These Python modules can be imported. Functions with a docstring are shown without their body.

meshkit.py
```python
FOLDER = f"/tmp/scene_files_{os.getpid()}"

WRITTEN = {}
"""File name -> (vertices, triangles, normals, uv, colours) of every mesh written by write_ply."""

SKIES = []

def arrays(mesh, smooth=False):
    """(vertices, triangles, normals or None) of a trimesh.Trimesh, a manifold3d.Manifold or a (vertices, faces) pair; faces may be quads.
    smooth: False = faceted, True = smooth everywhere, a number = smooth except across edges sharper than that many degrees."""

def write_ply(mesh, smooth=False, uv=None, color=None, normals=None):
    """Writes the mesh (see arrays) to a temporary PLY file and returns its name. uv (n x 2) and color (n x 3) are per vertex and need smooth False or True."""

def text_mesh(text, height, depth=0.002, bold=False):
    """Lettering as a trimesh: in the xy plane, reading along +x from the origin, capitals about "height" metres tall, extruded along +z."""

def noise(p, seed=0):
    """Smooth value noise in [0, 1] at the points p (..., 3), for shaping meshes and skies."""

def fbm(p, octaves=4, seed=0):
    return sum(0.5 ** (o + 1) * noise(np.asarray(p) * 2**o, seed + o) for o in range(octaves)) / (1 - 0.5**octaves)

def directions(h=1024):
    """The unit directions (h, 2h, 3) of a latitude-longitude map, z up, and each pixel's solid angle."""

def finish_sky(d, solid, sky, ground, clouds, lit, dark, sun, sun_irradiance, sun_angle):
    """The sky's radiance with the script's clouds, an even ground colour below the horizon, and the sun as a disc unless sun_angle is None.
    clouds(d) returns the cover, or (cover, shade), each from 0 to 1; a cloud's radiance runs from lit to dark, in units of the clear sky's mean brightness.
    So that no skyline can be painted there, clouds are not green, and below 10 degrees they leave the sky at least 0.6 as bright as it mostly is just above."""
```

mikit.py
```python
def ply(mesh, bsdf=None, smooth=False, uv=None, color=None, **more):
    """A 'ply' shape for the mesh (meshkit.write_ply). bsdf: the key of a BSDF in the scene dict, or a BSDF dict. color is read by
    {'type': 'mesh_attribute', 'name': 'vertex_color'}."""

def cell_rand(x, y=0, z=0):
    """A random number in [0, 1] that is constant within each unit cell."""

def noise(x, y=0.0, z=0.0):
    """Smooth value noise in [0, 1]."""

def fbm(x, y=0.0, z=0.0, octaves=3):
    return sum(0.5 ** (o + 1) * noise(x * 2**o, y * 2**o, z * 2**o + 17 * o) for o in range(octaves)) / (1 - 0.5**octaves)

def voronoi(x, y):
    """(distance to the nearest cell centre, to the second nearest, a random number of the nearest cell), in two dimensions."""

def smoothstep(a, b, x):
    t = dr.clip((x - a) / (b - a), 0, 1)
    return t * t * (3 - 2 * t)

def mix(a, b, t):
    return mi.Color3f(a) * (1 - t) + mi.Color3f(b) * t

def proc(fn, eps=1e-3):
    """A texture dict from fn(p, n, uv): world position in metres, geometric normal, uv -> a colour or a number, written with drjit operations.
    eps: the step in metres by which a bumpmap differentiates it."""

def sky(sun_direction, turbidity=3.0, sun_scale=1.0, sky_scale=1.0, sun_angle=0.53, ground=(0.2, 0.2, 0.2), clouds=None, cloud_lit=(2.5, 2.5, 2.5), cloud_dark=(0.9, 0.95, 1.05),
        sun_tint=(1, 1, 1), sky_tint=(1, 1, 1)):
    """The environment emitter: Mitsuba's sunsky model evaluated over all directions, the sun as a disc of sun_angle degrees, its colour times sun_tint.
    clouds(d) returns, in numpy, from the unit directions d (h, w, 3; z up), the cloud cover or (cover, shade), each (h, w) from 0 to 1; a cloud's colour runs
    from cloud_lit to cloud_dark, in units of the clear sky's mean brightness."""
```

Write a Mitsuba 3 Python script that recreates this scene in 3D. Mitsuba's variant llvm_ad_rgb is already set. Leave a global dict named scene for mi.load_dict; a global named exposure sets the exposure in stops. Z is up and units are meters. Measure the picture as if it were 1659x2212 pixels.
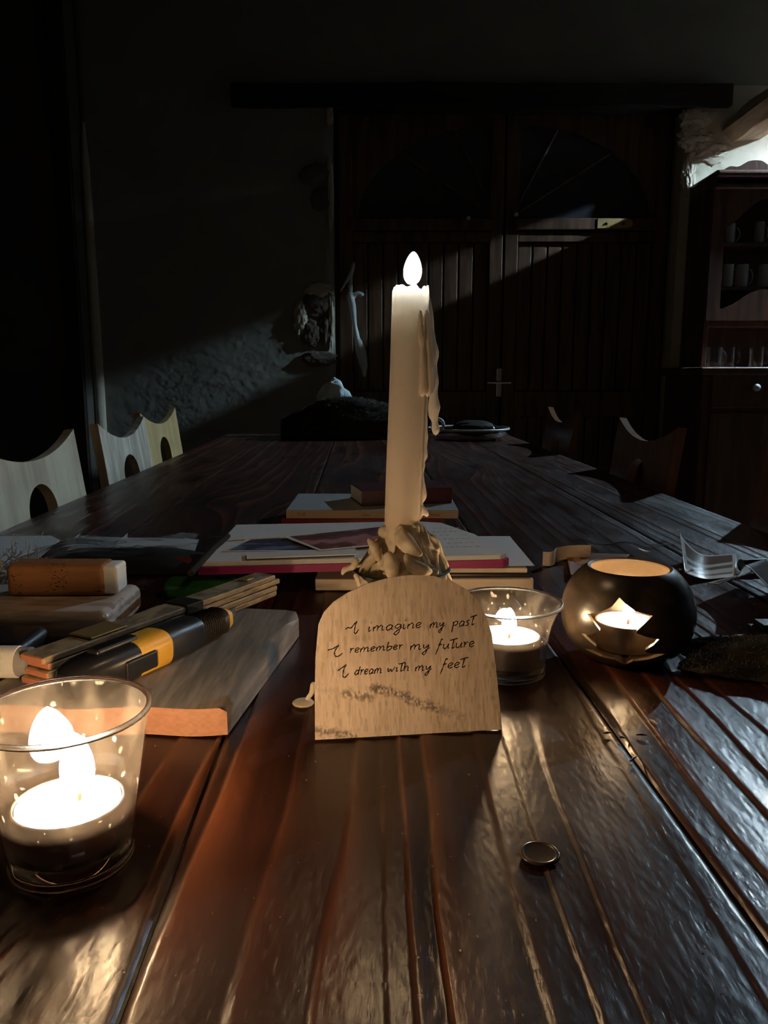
import math, random
import numpy as np, trimesh, manifold3d as m3, drjit as dr, mitsuba as mi
import mikit, meshkit
from mikit import proc, fbm, noise, smoothstep, mix
from shapely.geometry import Polygon, Point, box as sbox
from shapely import affinity
from shapely.ops import unary_union
T = mi.ScalarTransform4f
rng = np.random.default_rng(7); random.seed(7)
scene, labels = {}, {}

# ------------------------------------------------------------------ camera
F, PITCH, H, ZT = 1700.0, math.radians(9.65), 0.165, 0.75      # table top at 0.75 m, phone 16.5 cm above it
EYE = np.array([0, 0, ZT + H]); CP, SP = math.cos(PITCH), math.sin(PITCH)
scene['camera'] = {'type': 'perspective', 'fov_axis': 'x', 'fov': math.degrees(2 * math.atan(829.5 / F)), 'near_clip': 0.01, 'far_clip': 50.0,
                   'to_world': T().look_at(origin=EYE.tolist(), target=[0, CP, ZT + H - SP], up=[0, 0, 1])}
exposure = 0.0
# ------------------------------------------------------------------ light levels
FLAME = np.array([300, 195, 105.0])                 # radiance of a candle flame
LAMP_AT, LAMP_L = np.array([2.04, 3.0, 2.05]), np.array([10500, 14600, 18000.0])   # cold white lamp above the cupboard, right of the frame
WARM_UP = 1.0


def ray(u, v):
    a, b = (u - 829.5) / F, (1106 - v) / F
    return np.array([a, CP + b * SP, b * CP - SP])


def onz(u, v, z=ZT):
    d = ray(u, v); return EYE + d * ((z - EYE[2]) / d[2])


def onY(u, v, Y):
    d = ray(u, v); return EYE + d * (Y / d[1])


# ------------------------------------------------------------------ registry
def key_for(name):
    k, n = name, 0
    used = lambda q: q in scene or q in labels or any(s.startswith(q + '__') for s in scene)
    while used(k):
        n += 1; k = f'{name}_{n:03d}'
    return k


def thing(name, label, cat, group=None):
    k = key_for(name); labels[k] = {'label': label, 'category': cat}
    if group: labels[k]['group'] = group
    return k


def put(name, mesh, mat, parent=None, smooth=30, label=None, cat=None, group=None, kind=None, color=None, emit=None):
    k = name if not parent and labels.get(name, {}).get('kind') == 'structure' and name not in scene else key_for(f'{parent}__{name}' if parent else name)
    d = mikit.ply(mesh, mat, smooth=smooth, color=color)
    if emit is not None: d['emitter'] = {'type': 'area', 'radiance': {'type': 'rgb', 'value': [float(x) for x in emit]}}
    scene[k] = d
    e = {}
    if label: e['label'] = label
    if cat: e['category'] = cat
    if group: e['group'] = group
    if kind: e['kind'] = kind
    if e: labels[k] = {**labels.get(k, {}), **e}
    return k


def structure(name, label):
    labels[name] = {'label': label, 'kind': 'structure'}
    return name


# ------------------------------------------------------------------ materials
def two(b): return {'type': 'twosided', 'bsdf': b}
def rgb(*c): return {'type': 'rgb', 'value': list(map(float, c))}
def prin(name, col, rough=.5, spec=.5, metallic=0., bump=None, bscale=1., two_sided=True, **kw):
    b = {'type': 'principled', 'base_color': rgb(*col) if isinstance(col, (tuple, list)) else col, 'roughness': rough, 'specular': spec, **kw}
    if metallic: b['metallic'] = metallic; b.pop('specular')
    if bump is not None: b = {'type': 'bumpmap', 'arbitrary': bump, 'scale': bscale, 'bsdf': b}
    scene[name] = two(b) if two_sided else b
    return name


VC = {'type': 'mesh_attribute', 'name': 'vertex_color'}


def tbl_rough(p, n, uv):
    return 0.16 + 0.20 * fbm(p.x * 60, p.y * 14, 0, 3) + 0.16 * noise(p.x * 7, p.y * 5, 3)


def tbl_bump(p, n, uv):
    return 0.00026 * fbm(p.x * 620, p.y * 190, 0, 3) + 0.0005 * noise(p.x * 45, p.y * 26, 9)


prin('m_table', VC, proc(tbl_rough), .42, bump=proc(tbl_bump, 1.2e-3), bscale=1.0, clearcoat=.16, clearcoat_gloss=.93)


def wood(name, a, b, f=(90, 9, 90), rough=.5, spec=.4, bscale=.0005):
    def col(p, n, uv): return mix(a, b, smoothstep(.25, .75, fbm(p.x * f[0], p.y * f[1], p.z * f[2], 4)))
    def bmp(p, n, uv): return bscale * fbm(p.x * f[0] * 2, p.y * f[1] * 2, p.z * f[2] * 2, 3)
    return prin(name, proc(col), rough, spec, bump=proc(bmp, 1e-3))


wood('m_darkwood', (.028, .013, .008), (.012, .006, .004), (30, 30, 3), .45)
wood('m_beam', (.022, .015, .010), (.008, .006, .004), (5, 40, 40), .8, .2, .004)
wood('m_hutch', (.115, .05, .03), (.06, .026, .015), (50, 50, 4), .4)
wood('m_door', (.10, .05, .026), (.05, .025, .013), (60, 60, 4), .45)
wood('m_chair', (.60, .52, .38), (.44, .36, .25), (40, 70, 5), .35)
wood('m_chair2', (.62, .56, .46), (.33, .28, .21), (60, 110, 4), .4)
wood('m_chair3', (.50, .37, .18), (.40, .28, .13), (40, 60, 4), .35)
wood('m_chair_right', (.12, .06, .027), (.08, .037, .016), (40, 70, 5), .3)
wood('m_rawbeam', (.42, .34, .24), (.26, .2, .14), (30, 5, 30), .8, .2, .003)


def board_col(p, n, uv):
    g = smoothstep(.3, .7, fbm(p.x * 260, p.y * 25, p.z * 200, 4))
    top = mix((.25, .215, .175), (.15, .13, .105), g)
    end = mix((.44, .22, .13), (.30, .14, .08), fbm(p.x * 500, p.y * 50, p.z * 700, 3))
    t = smoothstep(.55, .8, -n.y)
    return top * (1 - t) + end * t


prin('m_board', proc(board_col), .6, .3, bump=proc(lambda p, n, uv: .0004 * fbm(p.x * 700, p.y * 90, p.z * 600, 3), 5e-4))
# the note card: plywood with charcoal smears, laid out in the card's own axes (set below)
CBL = onz(681, 1600) ; CBR = onz(1085, 1577)
CU = (CBR - CBL) / np.linalg.norm(CBR - CBL); CUP = np.array([0, 0, 1.0]); CB = np.cross(CUP, CU)   # CB points away from the camera
CLEAN = math.radians(13)
CW = CUP * math.cos(CLEAN) + CB * math.sin(CLEAN); CN = np.cross(CU, CW)                            # CN faces the camera


def card_uw(px, py):
    d = ray(px, py); k = np.dot(CBL - EYE, CN) / np.dot(d, CN); q = EYE + d * k - CBL
    return np.array([np.dot(q, CU), np.dot(q, CW)])


SM = [[card_uw(*a) for a in seg] for seg in (((683, 1487), (745, 1497)), ((745, 1497), (800, 1507)), ((805, 1487), (880, 1503)), ((880, 1512), (945, 1530)), ((945, 1530), (1000, 1548)), ((684, 1578), (765, 1590)))]
SMA = (.25, .75, .95, .8, .4, .8)


def card_col(p, n, uv):
    qx, qy, qz = p.x - float(CBL[0]), p.y - float(CBL[1]), p.z - float(CBL[2])
    u = qx * float(CU[0]) + qy * float(CU[1]) + qz * float(CU[2]); w = qx * float(CW[0]) + qy * float(CW[1]) + qz * float(CW[2])
    g = fbm(u * 900, w * 130, 0, 4)
    c = mix((.70, .57, .45), (.61, .48, .36), smoothstep(.3, .7, g))
    c = c * (.86 + .28 * fbm(u * 60, w * 40, 5, 2))
    fl = smoothstep(.70, .78, noise(u * 1500, w * 260, 3)) * .35
    sm = mi.Float(0)
    for (a, b), amt in zip(SM, SMA):
        ab = b - a; L2 = float(ab @ ab)
        t = dr.clip(((u - float(a[0])) * float(ab[0]) + (w - float(a[1])) * float(ab[1])) / L2, 0, 1)
        d = dr.sqrt(dr.square(u - float(a[0]) - t * float(ab[0])) + dr.square(w - float(a[1]) - t * float(ab[1])))
        sm = dr.maximum(sm, amt * (1 - smoothstep(.0004, .0032, d + .0022 * (fbm(u * 700, w * 700, 2, 2) - .5))))
    sm = sm * smoothstep(.30, .62, fbm(u * 1100, w * 900, 8, 3))
    return c * (1 - fl * .5) * (1 - sm * .78)


def card_bmp(p, n, uv):
    return .00028 * fbm(p.x * 1300, p.y * 1300, p.z * 200, 3)


prin('m_card', proc(card_col), .65, .25, bump=proc(card_bmp, 4e-4))
prin('m_dust', (.34, .27, .2), .8, .2)
prin('m_drop', (.045, .03, .022), .18, .5)
prin('m_ink', (.012, .011, .012), .6, .3)


def plaster(name, a, b, s=1., bs=1.):
    def col(p, n, uv): return mix(a, b, fbm(p.x * 5, p.y * 5, p.z * 5, 4))
    def bmp(p, n, uv): return .0035 * bs * fbm(p.x * 38 * s, p.y * 38 * s, p.z * 38 * s, 4)
    return prin(name, proc(col), .9, .1, bump=proc(bmp, 4e-3))


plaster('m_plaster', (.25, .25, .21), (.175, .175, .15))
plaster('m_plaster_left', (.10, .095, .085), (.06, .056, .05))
plaster('m_limewash', (.50, .46, .36), (.36, .33, .25))
plaster('m_stone', (.16, .13, .10), (.08, .07, .055))
plaster('m_ceiling', (.13, .125, .12), (.09, .088, .085))
wood('m_floor', (.10, .06, .035), (.06, .035, .02), (8, 40, 40), .5)

scene['m_wax'] = {'type': 'principledthin', 'base_color': rgb(.88, .77, .62), 'roughness': .35, 'diff_trans': 1.0, 'eta': 1.4, 'spec_trans': 0.0}
scene['m_waxdrip'] = {'type': 'principledthin', 'base_color': rgb(.88, .82, .72), 'roughness': .28, 'diff_trans': .8, 'eta': 1.4, 'spec_trans': 0.0}
def lump_col(p, n, uv): return mix((.84, .75, .58), (.62, .52, .37), smoothstep(.4, .75, fbm(p.x * 130, p.y * 130, p.z * 130, 3)))
scene['m_waxlump'] = {'type': 'principledthin', 'base_color': proc(lump_col), 'roughness': .22, 'diff_trans': .7, 'eta': 1.45, 'spec_trans': 0.0}
prin('m_tealwax', (.90, .84, .72), .3, .5)
prin('m_wick', (.02, .015, .012), .9, .1)
scene['m_flame'] = {'type': 'thindielectric', 'int_ior': 1.0002, 'ext_ior': 1.0}   # a flame does not hide what is behind it
prin('m_alu', (.62, .60, .57), .35, metallic=1.0)
scene['m_shade'] = {'type': 'principledthin', 'base_color': rgb(.34, .34, .36), 'roughness': .5, 'diff_trans': .9, 'spec_trans': 0.0}   # frosted shade lets a little light up
scene['m_glass'] = {'type': 'dielectric', 'int_ior': 1.5, 'ext_ior': 1.0}
scene['m_rimglass'] = {'type': 'roughdielectric', 'int_ior': 1.5, 'ext_ior': 1.0, 'alpha': .22}
scene['m_glasswall'] = {'type': 'thindielectric', 'int_ior': 1.5, 'ext_ior': 1.0}
def film(p, n, uv): return .015 + .07 * smoothstep(.4, .8, fbm(p.x * 110, p.y * 110, p.z * 40, 3)) + .3 * smoothstep(.80, .86, noise(p.x * 420, p.y * 420, p.z * 300))
scene['m_film'] = {'type': 'mask', 'opacity': proc(film), 'bsdf': {'type': 'principledthin', 'base_color': rgb(.85, .8, .72), 'roughness': .6, 'diff_trans': 1.0, 'spec_trans': 0.0}}
def clay_col(p, n, uv):      # dark glaze outside, bare paler clay inside
    out = mix((.022, .017, .013), (.05, .036, .024), smoothstep(.4, .75, fbm(p.x * 70, p.y * 70, p.z * 70, 4)))
    inner = smoothstep(.0, .05, -(n.x * (p.x - .1455) + n.y * (p.y - .454)) * 20)
    return out * (1 - inner) + mix((.15, .11, .07), (.10, .075, .05), fbm(p.x * 90, p.y * 90, p.z * 90, 3)) * inner
prin('m_pot', proc(clay_col), proc(lambda p, n, uv: .16 + .25 * fbm(p.x * 110, p.y * 110, p.z * 110, 3)), .55)
prin('m_iron', (.02, .022, .016), .3, .5)
prin('m_paper', (.46, .46, .45), .7, .2)
prin('m_page', (.60, .52, .40), .7, .2)
prin('m_cream', (.58, .47, .36), .5, .4)
prin('m_magenta', (.24, .018, .09), .45, .4)
prin('m_redbook', (.20, .022, .018), .4, .5)
prin('m_wine', (.045, .008, .010), .4, .5)
prin('m_spine', (.62, .44, .27), .3, .5)
prin('m_bookcover', (.30, .31, .30), .35, .5)
prin('m_brownprint', (.25, .12, .06), .6, .2)
prin('m_black', (.012, .012, .013), .3, .5)
prin('m_blackrub', (.02, .018, .017), .38, .5)
prin('m_yellow', (.75, .40, .04), .35, .5)
prin('m_steel', (.6, .6, .62), .25, metallic=1.0)
prin('m_brass', (.65, .47, .20), .35, metallic=.75)
prin('m_green', (.022, .10, .015), .25, .6)
prin('m_white', (.74, .72, .66), .45, .4)
prin('m_whitecloth', (.55, .66, .70), .9, .1)
prin('m_fur', (.03, .028, .025), 1.0, .0)
prin('m_furlight', (.115, .10, .07), 1.0, .0)
prin('m_wool', (.28, .27, .25), .5, .3)
def cork_col(p, n, uv):
    sp = smoothstep(.70, .76, noise(p.x * 900, p.y * 900, p.z * 900)) * smoothstep(.5, .7, fbm(p.x * 60, p.y * 60, p.z * 60, 2))
    return mix((.30, .135, .05), (.22, .095, .035), fbm(p.x * 90, p.y * 300, p.z * 300, 3)) * (1 - sp * .8)
prin('m_cork', proc(cork_col), .5, .4)
def soap_col(p, n, uv): return mix((.50, .42, .36), (.33, .25, .19), smoothstep(.45, .75, fbm(p.x * 40, p.y * 130, p.z * 260, 3)))
prin('m_soap', proc(soap_col), .25, .5)
def rule_col(p, n, uv): return mix((.36, .27, .15), (.19, .14, .085), smoothstep(.35, .7, fbm(p.x * 170, p.y * 120, p.z * 500, 4)))
prin('m_rule', proc(rule_col), .5, .4)
prin('m_ruleend', (.55, .22, .12), .6, .2)
scene['m_sheet'] = {'type': 'thindielectric', 'int_ior': 1.6, 'ext_ior': 1.0}
prin('m_photo', VC, .2, .5)
prin('m_darksheet', (.03, .032, .035), .15, .6)
prin('m_cup', (.45, .50, .48), .4, .4)

# ------------------------------------------------------------------ mesh helpers
def cat(ms): return trimesh.util.concatenate([m for m in ms])
def tm(man):
    m = man.to_mesh(); return trimesh.Trimesh(m.vert_properties[:, :3], m.tri_verts, process=False)
def ball(c, r, n=16): return m3.Manifold.sphere(r, n).translate(list(map(float, c)))
def cube(lo, hi):
    lo, hi = np.minimum(lo, hi), np.maximum(lo, hi)
    return trimesh.creation.box(bounds=[lo, hi])
def rbox(lo, hi, r=.004, n=16):
    lo, hi = np.asarray(lo, float), np.asarray(hi, float)
    r = min(r, (hi - lo).min() * .49)
    return tm(m3.Manifold.batch_hull([ball([a, b, c], r, n) for a in (lo[0] + r, hi[0] - r) for b in (lo[1] + r, hi[1] - r) for c in (lo[2] + r, hi[2] - r)]))
def move(m, M): m = m.copy(); m.apply_transform(M); return m
def frame(o, x, y, z):
    M = np.eye(4); M[:3, 0], M[:3, 1], M[:3, 2], M[:3, 3] = x, y, z, o; return M
def rotz(a, o=(0, 0, 0)):
    M = trimesh.transformations.rotation_matrix(a, [0, 0, 1]); M[:3, 3] = o; return M
def extrude(poly, h): return trimesh.creation.extrude_polygon(poly, h, engine='earcut')
def lathe(prof, n=72, at=(0, 0, 0)):
    """profile [(r, z)...]; closed when it starts and ends on the axis or repeats its first point"""
    p = np.asarray(prof, float); m = len(p)
    a = np.arange(n) * 2 * np.pi / n
    v = np.stack([p[:, None, 0] * np.cos(a), p[:, None, 0] * np.sin(a), np.broadcast_to(p[:, None, 1], (m, n))], -1).reshape(-1, 3)
    i, j = np.meshgrid(np.arange(m - 1), np.arange(n), indexing='ij')
    q = np.stack([i * n + j, i * n + (j + 1) % n, (i + 1) * n + (j + 1) % n, (i + 1) * n + j], -1).reshape(-1, 4)
    t = trimesh.Trimesh(v + np.asarray(at), np.vstack([q[:, [0, 1, 2]], q[:, [0, 2, 3]]]), process=False)
    t.merge_vertices(); t.update_faces(t.nondegenerate_faces())
    if t.is_watertight and t.volume < 0: t.invert()
    return t
def tube(pts, rad, n=8):
    """capped tube through points"""
    p = np.asarray(pts, float); r = np.broadcast_to(rad, (len(p),)).astype(float)
    t = np.gradient(p, axis=0); t /= np.linalg.norm(t, axis=1, keepdims=True) + 1e-12
    a = np.cross(t, np.where(np.abs(t[:, 2:]) < .9, [0, 0, 1.], [1., 0, 0])); a /= np.linalg.norm(a, axis=1, keepdims=True) + 1e-12
    b = np.cross(t, a); g = np.arange(n) * 2 * np.pi / n
    v = (p[:, None] + r[:, None, None] * (np.cos(g)[None, :, None] * a[:, None] + np.sin(g)[None, :, None] * b[:, None])).reshape(-1, 3)
    i, j = np.meshgrid(np.arange(len(p) - 1), np.arange(n), indexing='ij')
    q = np.stack([i * n + j, i * n + (j + 1) % n, (i + 1) * n + (j + 1) % n, (i + 1) * n + j], -1).reshape(-1, 4)
    v = np.vstack([v, p[:1], p[-1:]]); k = len(v)
    c0 = [[k - 2, (j + 1) % n, j] for j in range(n)]; c1 = [[k - 1, (len(p) - 1) * n + j, (len(p) - 1) * n + (j + 1) % n] for j in range(n)]
    m = trimesh.Trimesh(v, np.vstack([q[:, [0, 1, 2]], q[:, [0, 2, 3]], c0, c1]), process=False)
    if m.volume < 0: m.invert()
    return m
def chain(pts, refine=None, it=6):
    """organic blob: hulls of consecutive spheres [(x,y,z,r)] joined"""
    parts = []
    for seg in pts:
        s = [ball(q[:3], q[3], 14) for q in seg]
        parts += [m3.Manifold.batch_hull([s[i], s[i + 1]]) for i in range(len(s) - 1)] if len(s) > 1 else s
    u = m3.Manifold.batch_boolean(parts, m3.OpType.Add)
    if refine: u = u.refine_to_length(refine)
    m = tm(u); m.merge_vertices()
    if it: trimesh.smoothing.filter_taubin(m, lamb=.5, nu=-.52, iterations=it)
    return m
def grid(X, Y, Z):
    h, w = X.shape
    i, j = np.meshgrid(np.arange(h - 1), np.arange(w - 1), indexing='ij')
    q = np.stack([i * w + j, i * w + j + 1, (i + 1) * w + j + 1, (i + 1) * w + j], -1).reshape(-1, 4)
    return np.stack([X, Y, Z], -1).reshape(-1, 3), np.vstack([q[:, [0, 1, 2]], q[:, [0, 2, 3]]])
def slab(X, Y, Z, th, up=None):
    """a bent sheet with thickness th (downwards along the normal)"""
    v, f = grid(X, Y, Z); m = trimesh.Trimesh(v, f, process=False); n = m.vertex_normals
    if n[:, 2].mean() < 0: f = f[:, ::-1]; n = -n
    h, w = X.shape; k = len(v)
    ring = np.r_[np.arange(w), np.arange(1, h) * w + w - 1, (h - 1) * w + np.arange(w - 2, -1, -1), np.arange(h - 2, 0, -1) * w]
    r2 = np.roll(ring, -1)
    side = np.vstack([np.stack([ring, r2, r2 + k], 1), np.stack([ring, r2 + k, ring + k], 1)])
    t = trimesh.Trimesh(np.vstack([v, v - n * th]), np.vstack([f, f[:, ::-1] + k, side]), process=False)
    t.fix_normals(); return t
def lumpy(c, rad, amp, freq, seed, sub=4, zcut=None):
    m = trimesh.creation.icosphere(subdivisions=sub); d = m.vertices.copy()
    s = 1 + amp * (meshkit.fbm(d * freq + 50, 4, seed) - .5) * 2
    v = d * s[:, None] * np.asarray(rad) + np.asarray(c)
    if zcut is not None: v[:, 2] = np.maximum(v[:, 2], zcut)
    m.vertices = v; return m


# ================================================================== THE ROOM
YB = 3.30
structure('floor', 'dark floor of the room')
put('floor', cube([-2.6, -1.6, -.05], [2.7, 3.6, 0]), 'm_floor', smooth=False)
structure('ceiling', 'plain dark ceiling of the room')
put('ceiling', cube([-2.6, -1.6, 2.5], [2.7, 3.6, 2.6]), 'm_ceiling', smooth=False)
structure('wall_right', 'plastered right wall of the room')
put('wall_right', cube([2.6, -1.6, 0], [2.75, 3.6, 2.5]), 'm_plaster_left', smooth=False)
structure('wall_front', 'wall of the room behind the photographer')
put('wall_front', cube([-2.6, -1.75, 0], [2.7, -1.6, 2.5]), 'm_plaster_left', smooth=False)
structure('wall_left', 'dark left wall and the projecting pier beside the plastered back wall')
XL = -1.18
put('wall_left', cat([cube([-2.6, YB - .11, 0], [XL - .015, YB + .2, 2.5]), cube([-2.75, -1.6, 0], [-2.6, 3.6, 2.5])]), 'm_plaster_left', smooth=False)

DXL, DXR, DZ = -0.205, 1.185, 2.02


def wall_patch(x0, x1, z0, z1, nx, nz, depth=.16, seed=3, lump=.012):
    """plaster front facing the camera with uneven relief, and a body behind it"""
    x, z = np.meshgrid(np.linspace(x0, x1, nx), np.linspace(z0, z1, nz))
    P = np.stack([x, 0 * x, z], -1)
    y = YB - .3 * lump * (meshkit.fbm(P * 4.2 + 20, 4, seed) - .5) * 2 - .0012 * (meshkit.fbm(P * 40 + 9, 3, seed + 5) - .5)
    edge = np.minimum.reduce([x - x0, x1 - x]); y += .02 * np.clip(1 - edge / .03, 0, 1) ** 2 * 1.0
    v, f = grid(x, y, z); m = trimesh.Trimesh(v, f, process=False)
    if m.face_normals[:, 1].mean() > 0: m.invert()
    return cat([m, cube([x0, YB + .018, z0], [x1, YB + depth, z1])])


structure('wall_back', 'rough plastered back wall around the double door')
zl = onY(900, 185, YB)[2]
put('wall_back', cat([wall_patch(XL - .02, DXL, 0, zl, 120, 260, seed=3), wall_patch(XL - .02, 2.62, zl - .004, 2.5, 320, 60, seed=5),
                      cube([DXL - .2, YB + .16, 0], [DXL, 3.6, 2.5]), cube([DXR, YB + .16, 0], [2.6, 3.6, 2.5]), cube([-1.2, YB + .15, zl - .03], [2.6, 3.6, 2.5])]), 'm_plaster', smooth=40)
put('whitewashed_pier', wall_patch(DXR, 2.62, 0, zl, 150, 260, seed=8, lump=.03), 'm_limewash', 'wall_back', smooth=40)
# stones bared by fallen plaster along the left jamb
for (u, v, w, h, sd) in ((682, 378, 70, 48, 1), (695, 430, 48, 46, 2), (688, 653, 66, 62, 3), (672, 720, 52, 58, 4), (690, 775, 78, 34, 5), (703, 712, 32, 60, 6)):
    c = onY(u, v, YB - .004); s = 3.1 / F
    put('stone', lumpy(c, [w * s * .5, .010, h * s * .5], .35, 2.6, sd, 4), 'm_stone', 'wall_back', smooth=True)
# pale chips of plaster left on the jamb edge
for (u, v, w, h, sd) in ((690, 628, 62, 34, 11), (716, 690, 12, 120, 12), (650, 690, 30, 80, 13), (714, 420, 14, 150, 14), (712, 250, 16, 40, 15)):
    c = onY(u, v, YB - .003); s = 3.1 / F
    put('plaster_chip', lumpy(c, [w * s * .5, .011, h * s * .5], .4, 2.8, sd, 4), 'm_limewash', 'wall_back', smooth=True)
# stones of the right pier
for (u, v, w, h, sd) in ((1502, 262, 56, 54, 21), (1500, 300, 60, 46, 22), (1524, 325, 84, 50, 23), (1486, 380, 26, 70, 24)):
    c = onY(u, v, YB - .002); s = 3.1 / F
    put('plaster_lump', lumpy(c, [w * s * .56, .014, h * s * .56], .5, 3.2, sd, 4), 'm_limewash', 'wall_back', smooth=True)
structure('trim_1', 'dark timber corner post at the left end of the back wall')
put('trim_1', rbox([XL - .075, YB - .135, 0], [XL - .012, YB - .105, 2.5], .006), 'm_darkwood', smooth=40)
structure('trim_2', 'pale plastered edge strip beside the dark post at the left end of the back wall')
put('trim_2', lathe([(0, 0), (.02, 0), (.022, 1.0), (.015, 1.75), (.006, 1.9), (0, 1.9)], 20, (XL + .004, YB - .012, 0)), 'm_limewash', smooth=40)
# lintel beam
za, zb = onY(900, 233, YB)[2], onY(900, 186, YB)[2]
x0, x1 = onY(500, 205, YB - .02)[0], onY(1580, 205, YB - .02)[0]
xs = np.linspace(x0, x1, 90)
secs = []
for i, x in enumerate(xs):
    q = np.array([[x, 7, 1]]); d = .012 * (meshkit.fbm(q * 5, 3, 2)[0] - .5); e = .012 * (meshkit.fbm(q * 6, 3, 9)[0] - .5)
    secs.append([[x, YB - .035 + d, za + e], [x, YB - .035 + d, zb + e], [x, YB + .14, zb + e], [x, YB + .14, za + e]])
V = np.array(secs).reshape(-1, 3); Fc = []
for i in range(len(xs) - 1):
    for j in range(4):
        a, b, c_, d_ = i * 4 + j, i * 4 + (j + 1) % 4, (i + 1) * 4 + (j + 1) % 4, (i + 1) * 4 + j
        Fc += [[a, b, c_], [a, c_, d_]]
n_ = len(xs) * 4; Fc += [[0, 2, 1], [0, 3, 2], [n_ - 4, n_ - 3, n_ - 2], [n_ - 4, n_ - 2, n_ - 1]]
m = trimesh.Trimesh(V, Fc, process=False); m.fix_normals()
structure('trim_3', 'long dark timber lintel beam above the double door')
put('trim_3', m, 'm_beam', smooth=40)

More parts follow.
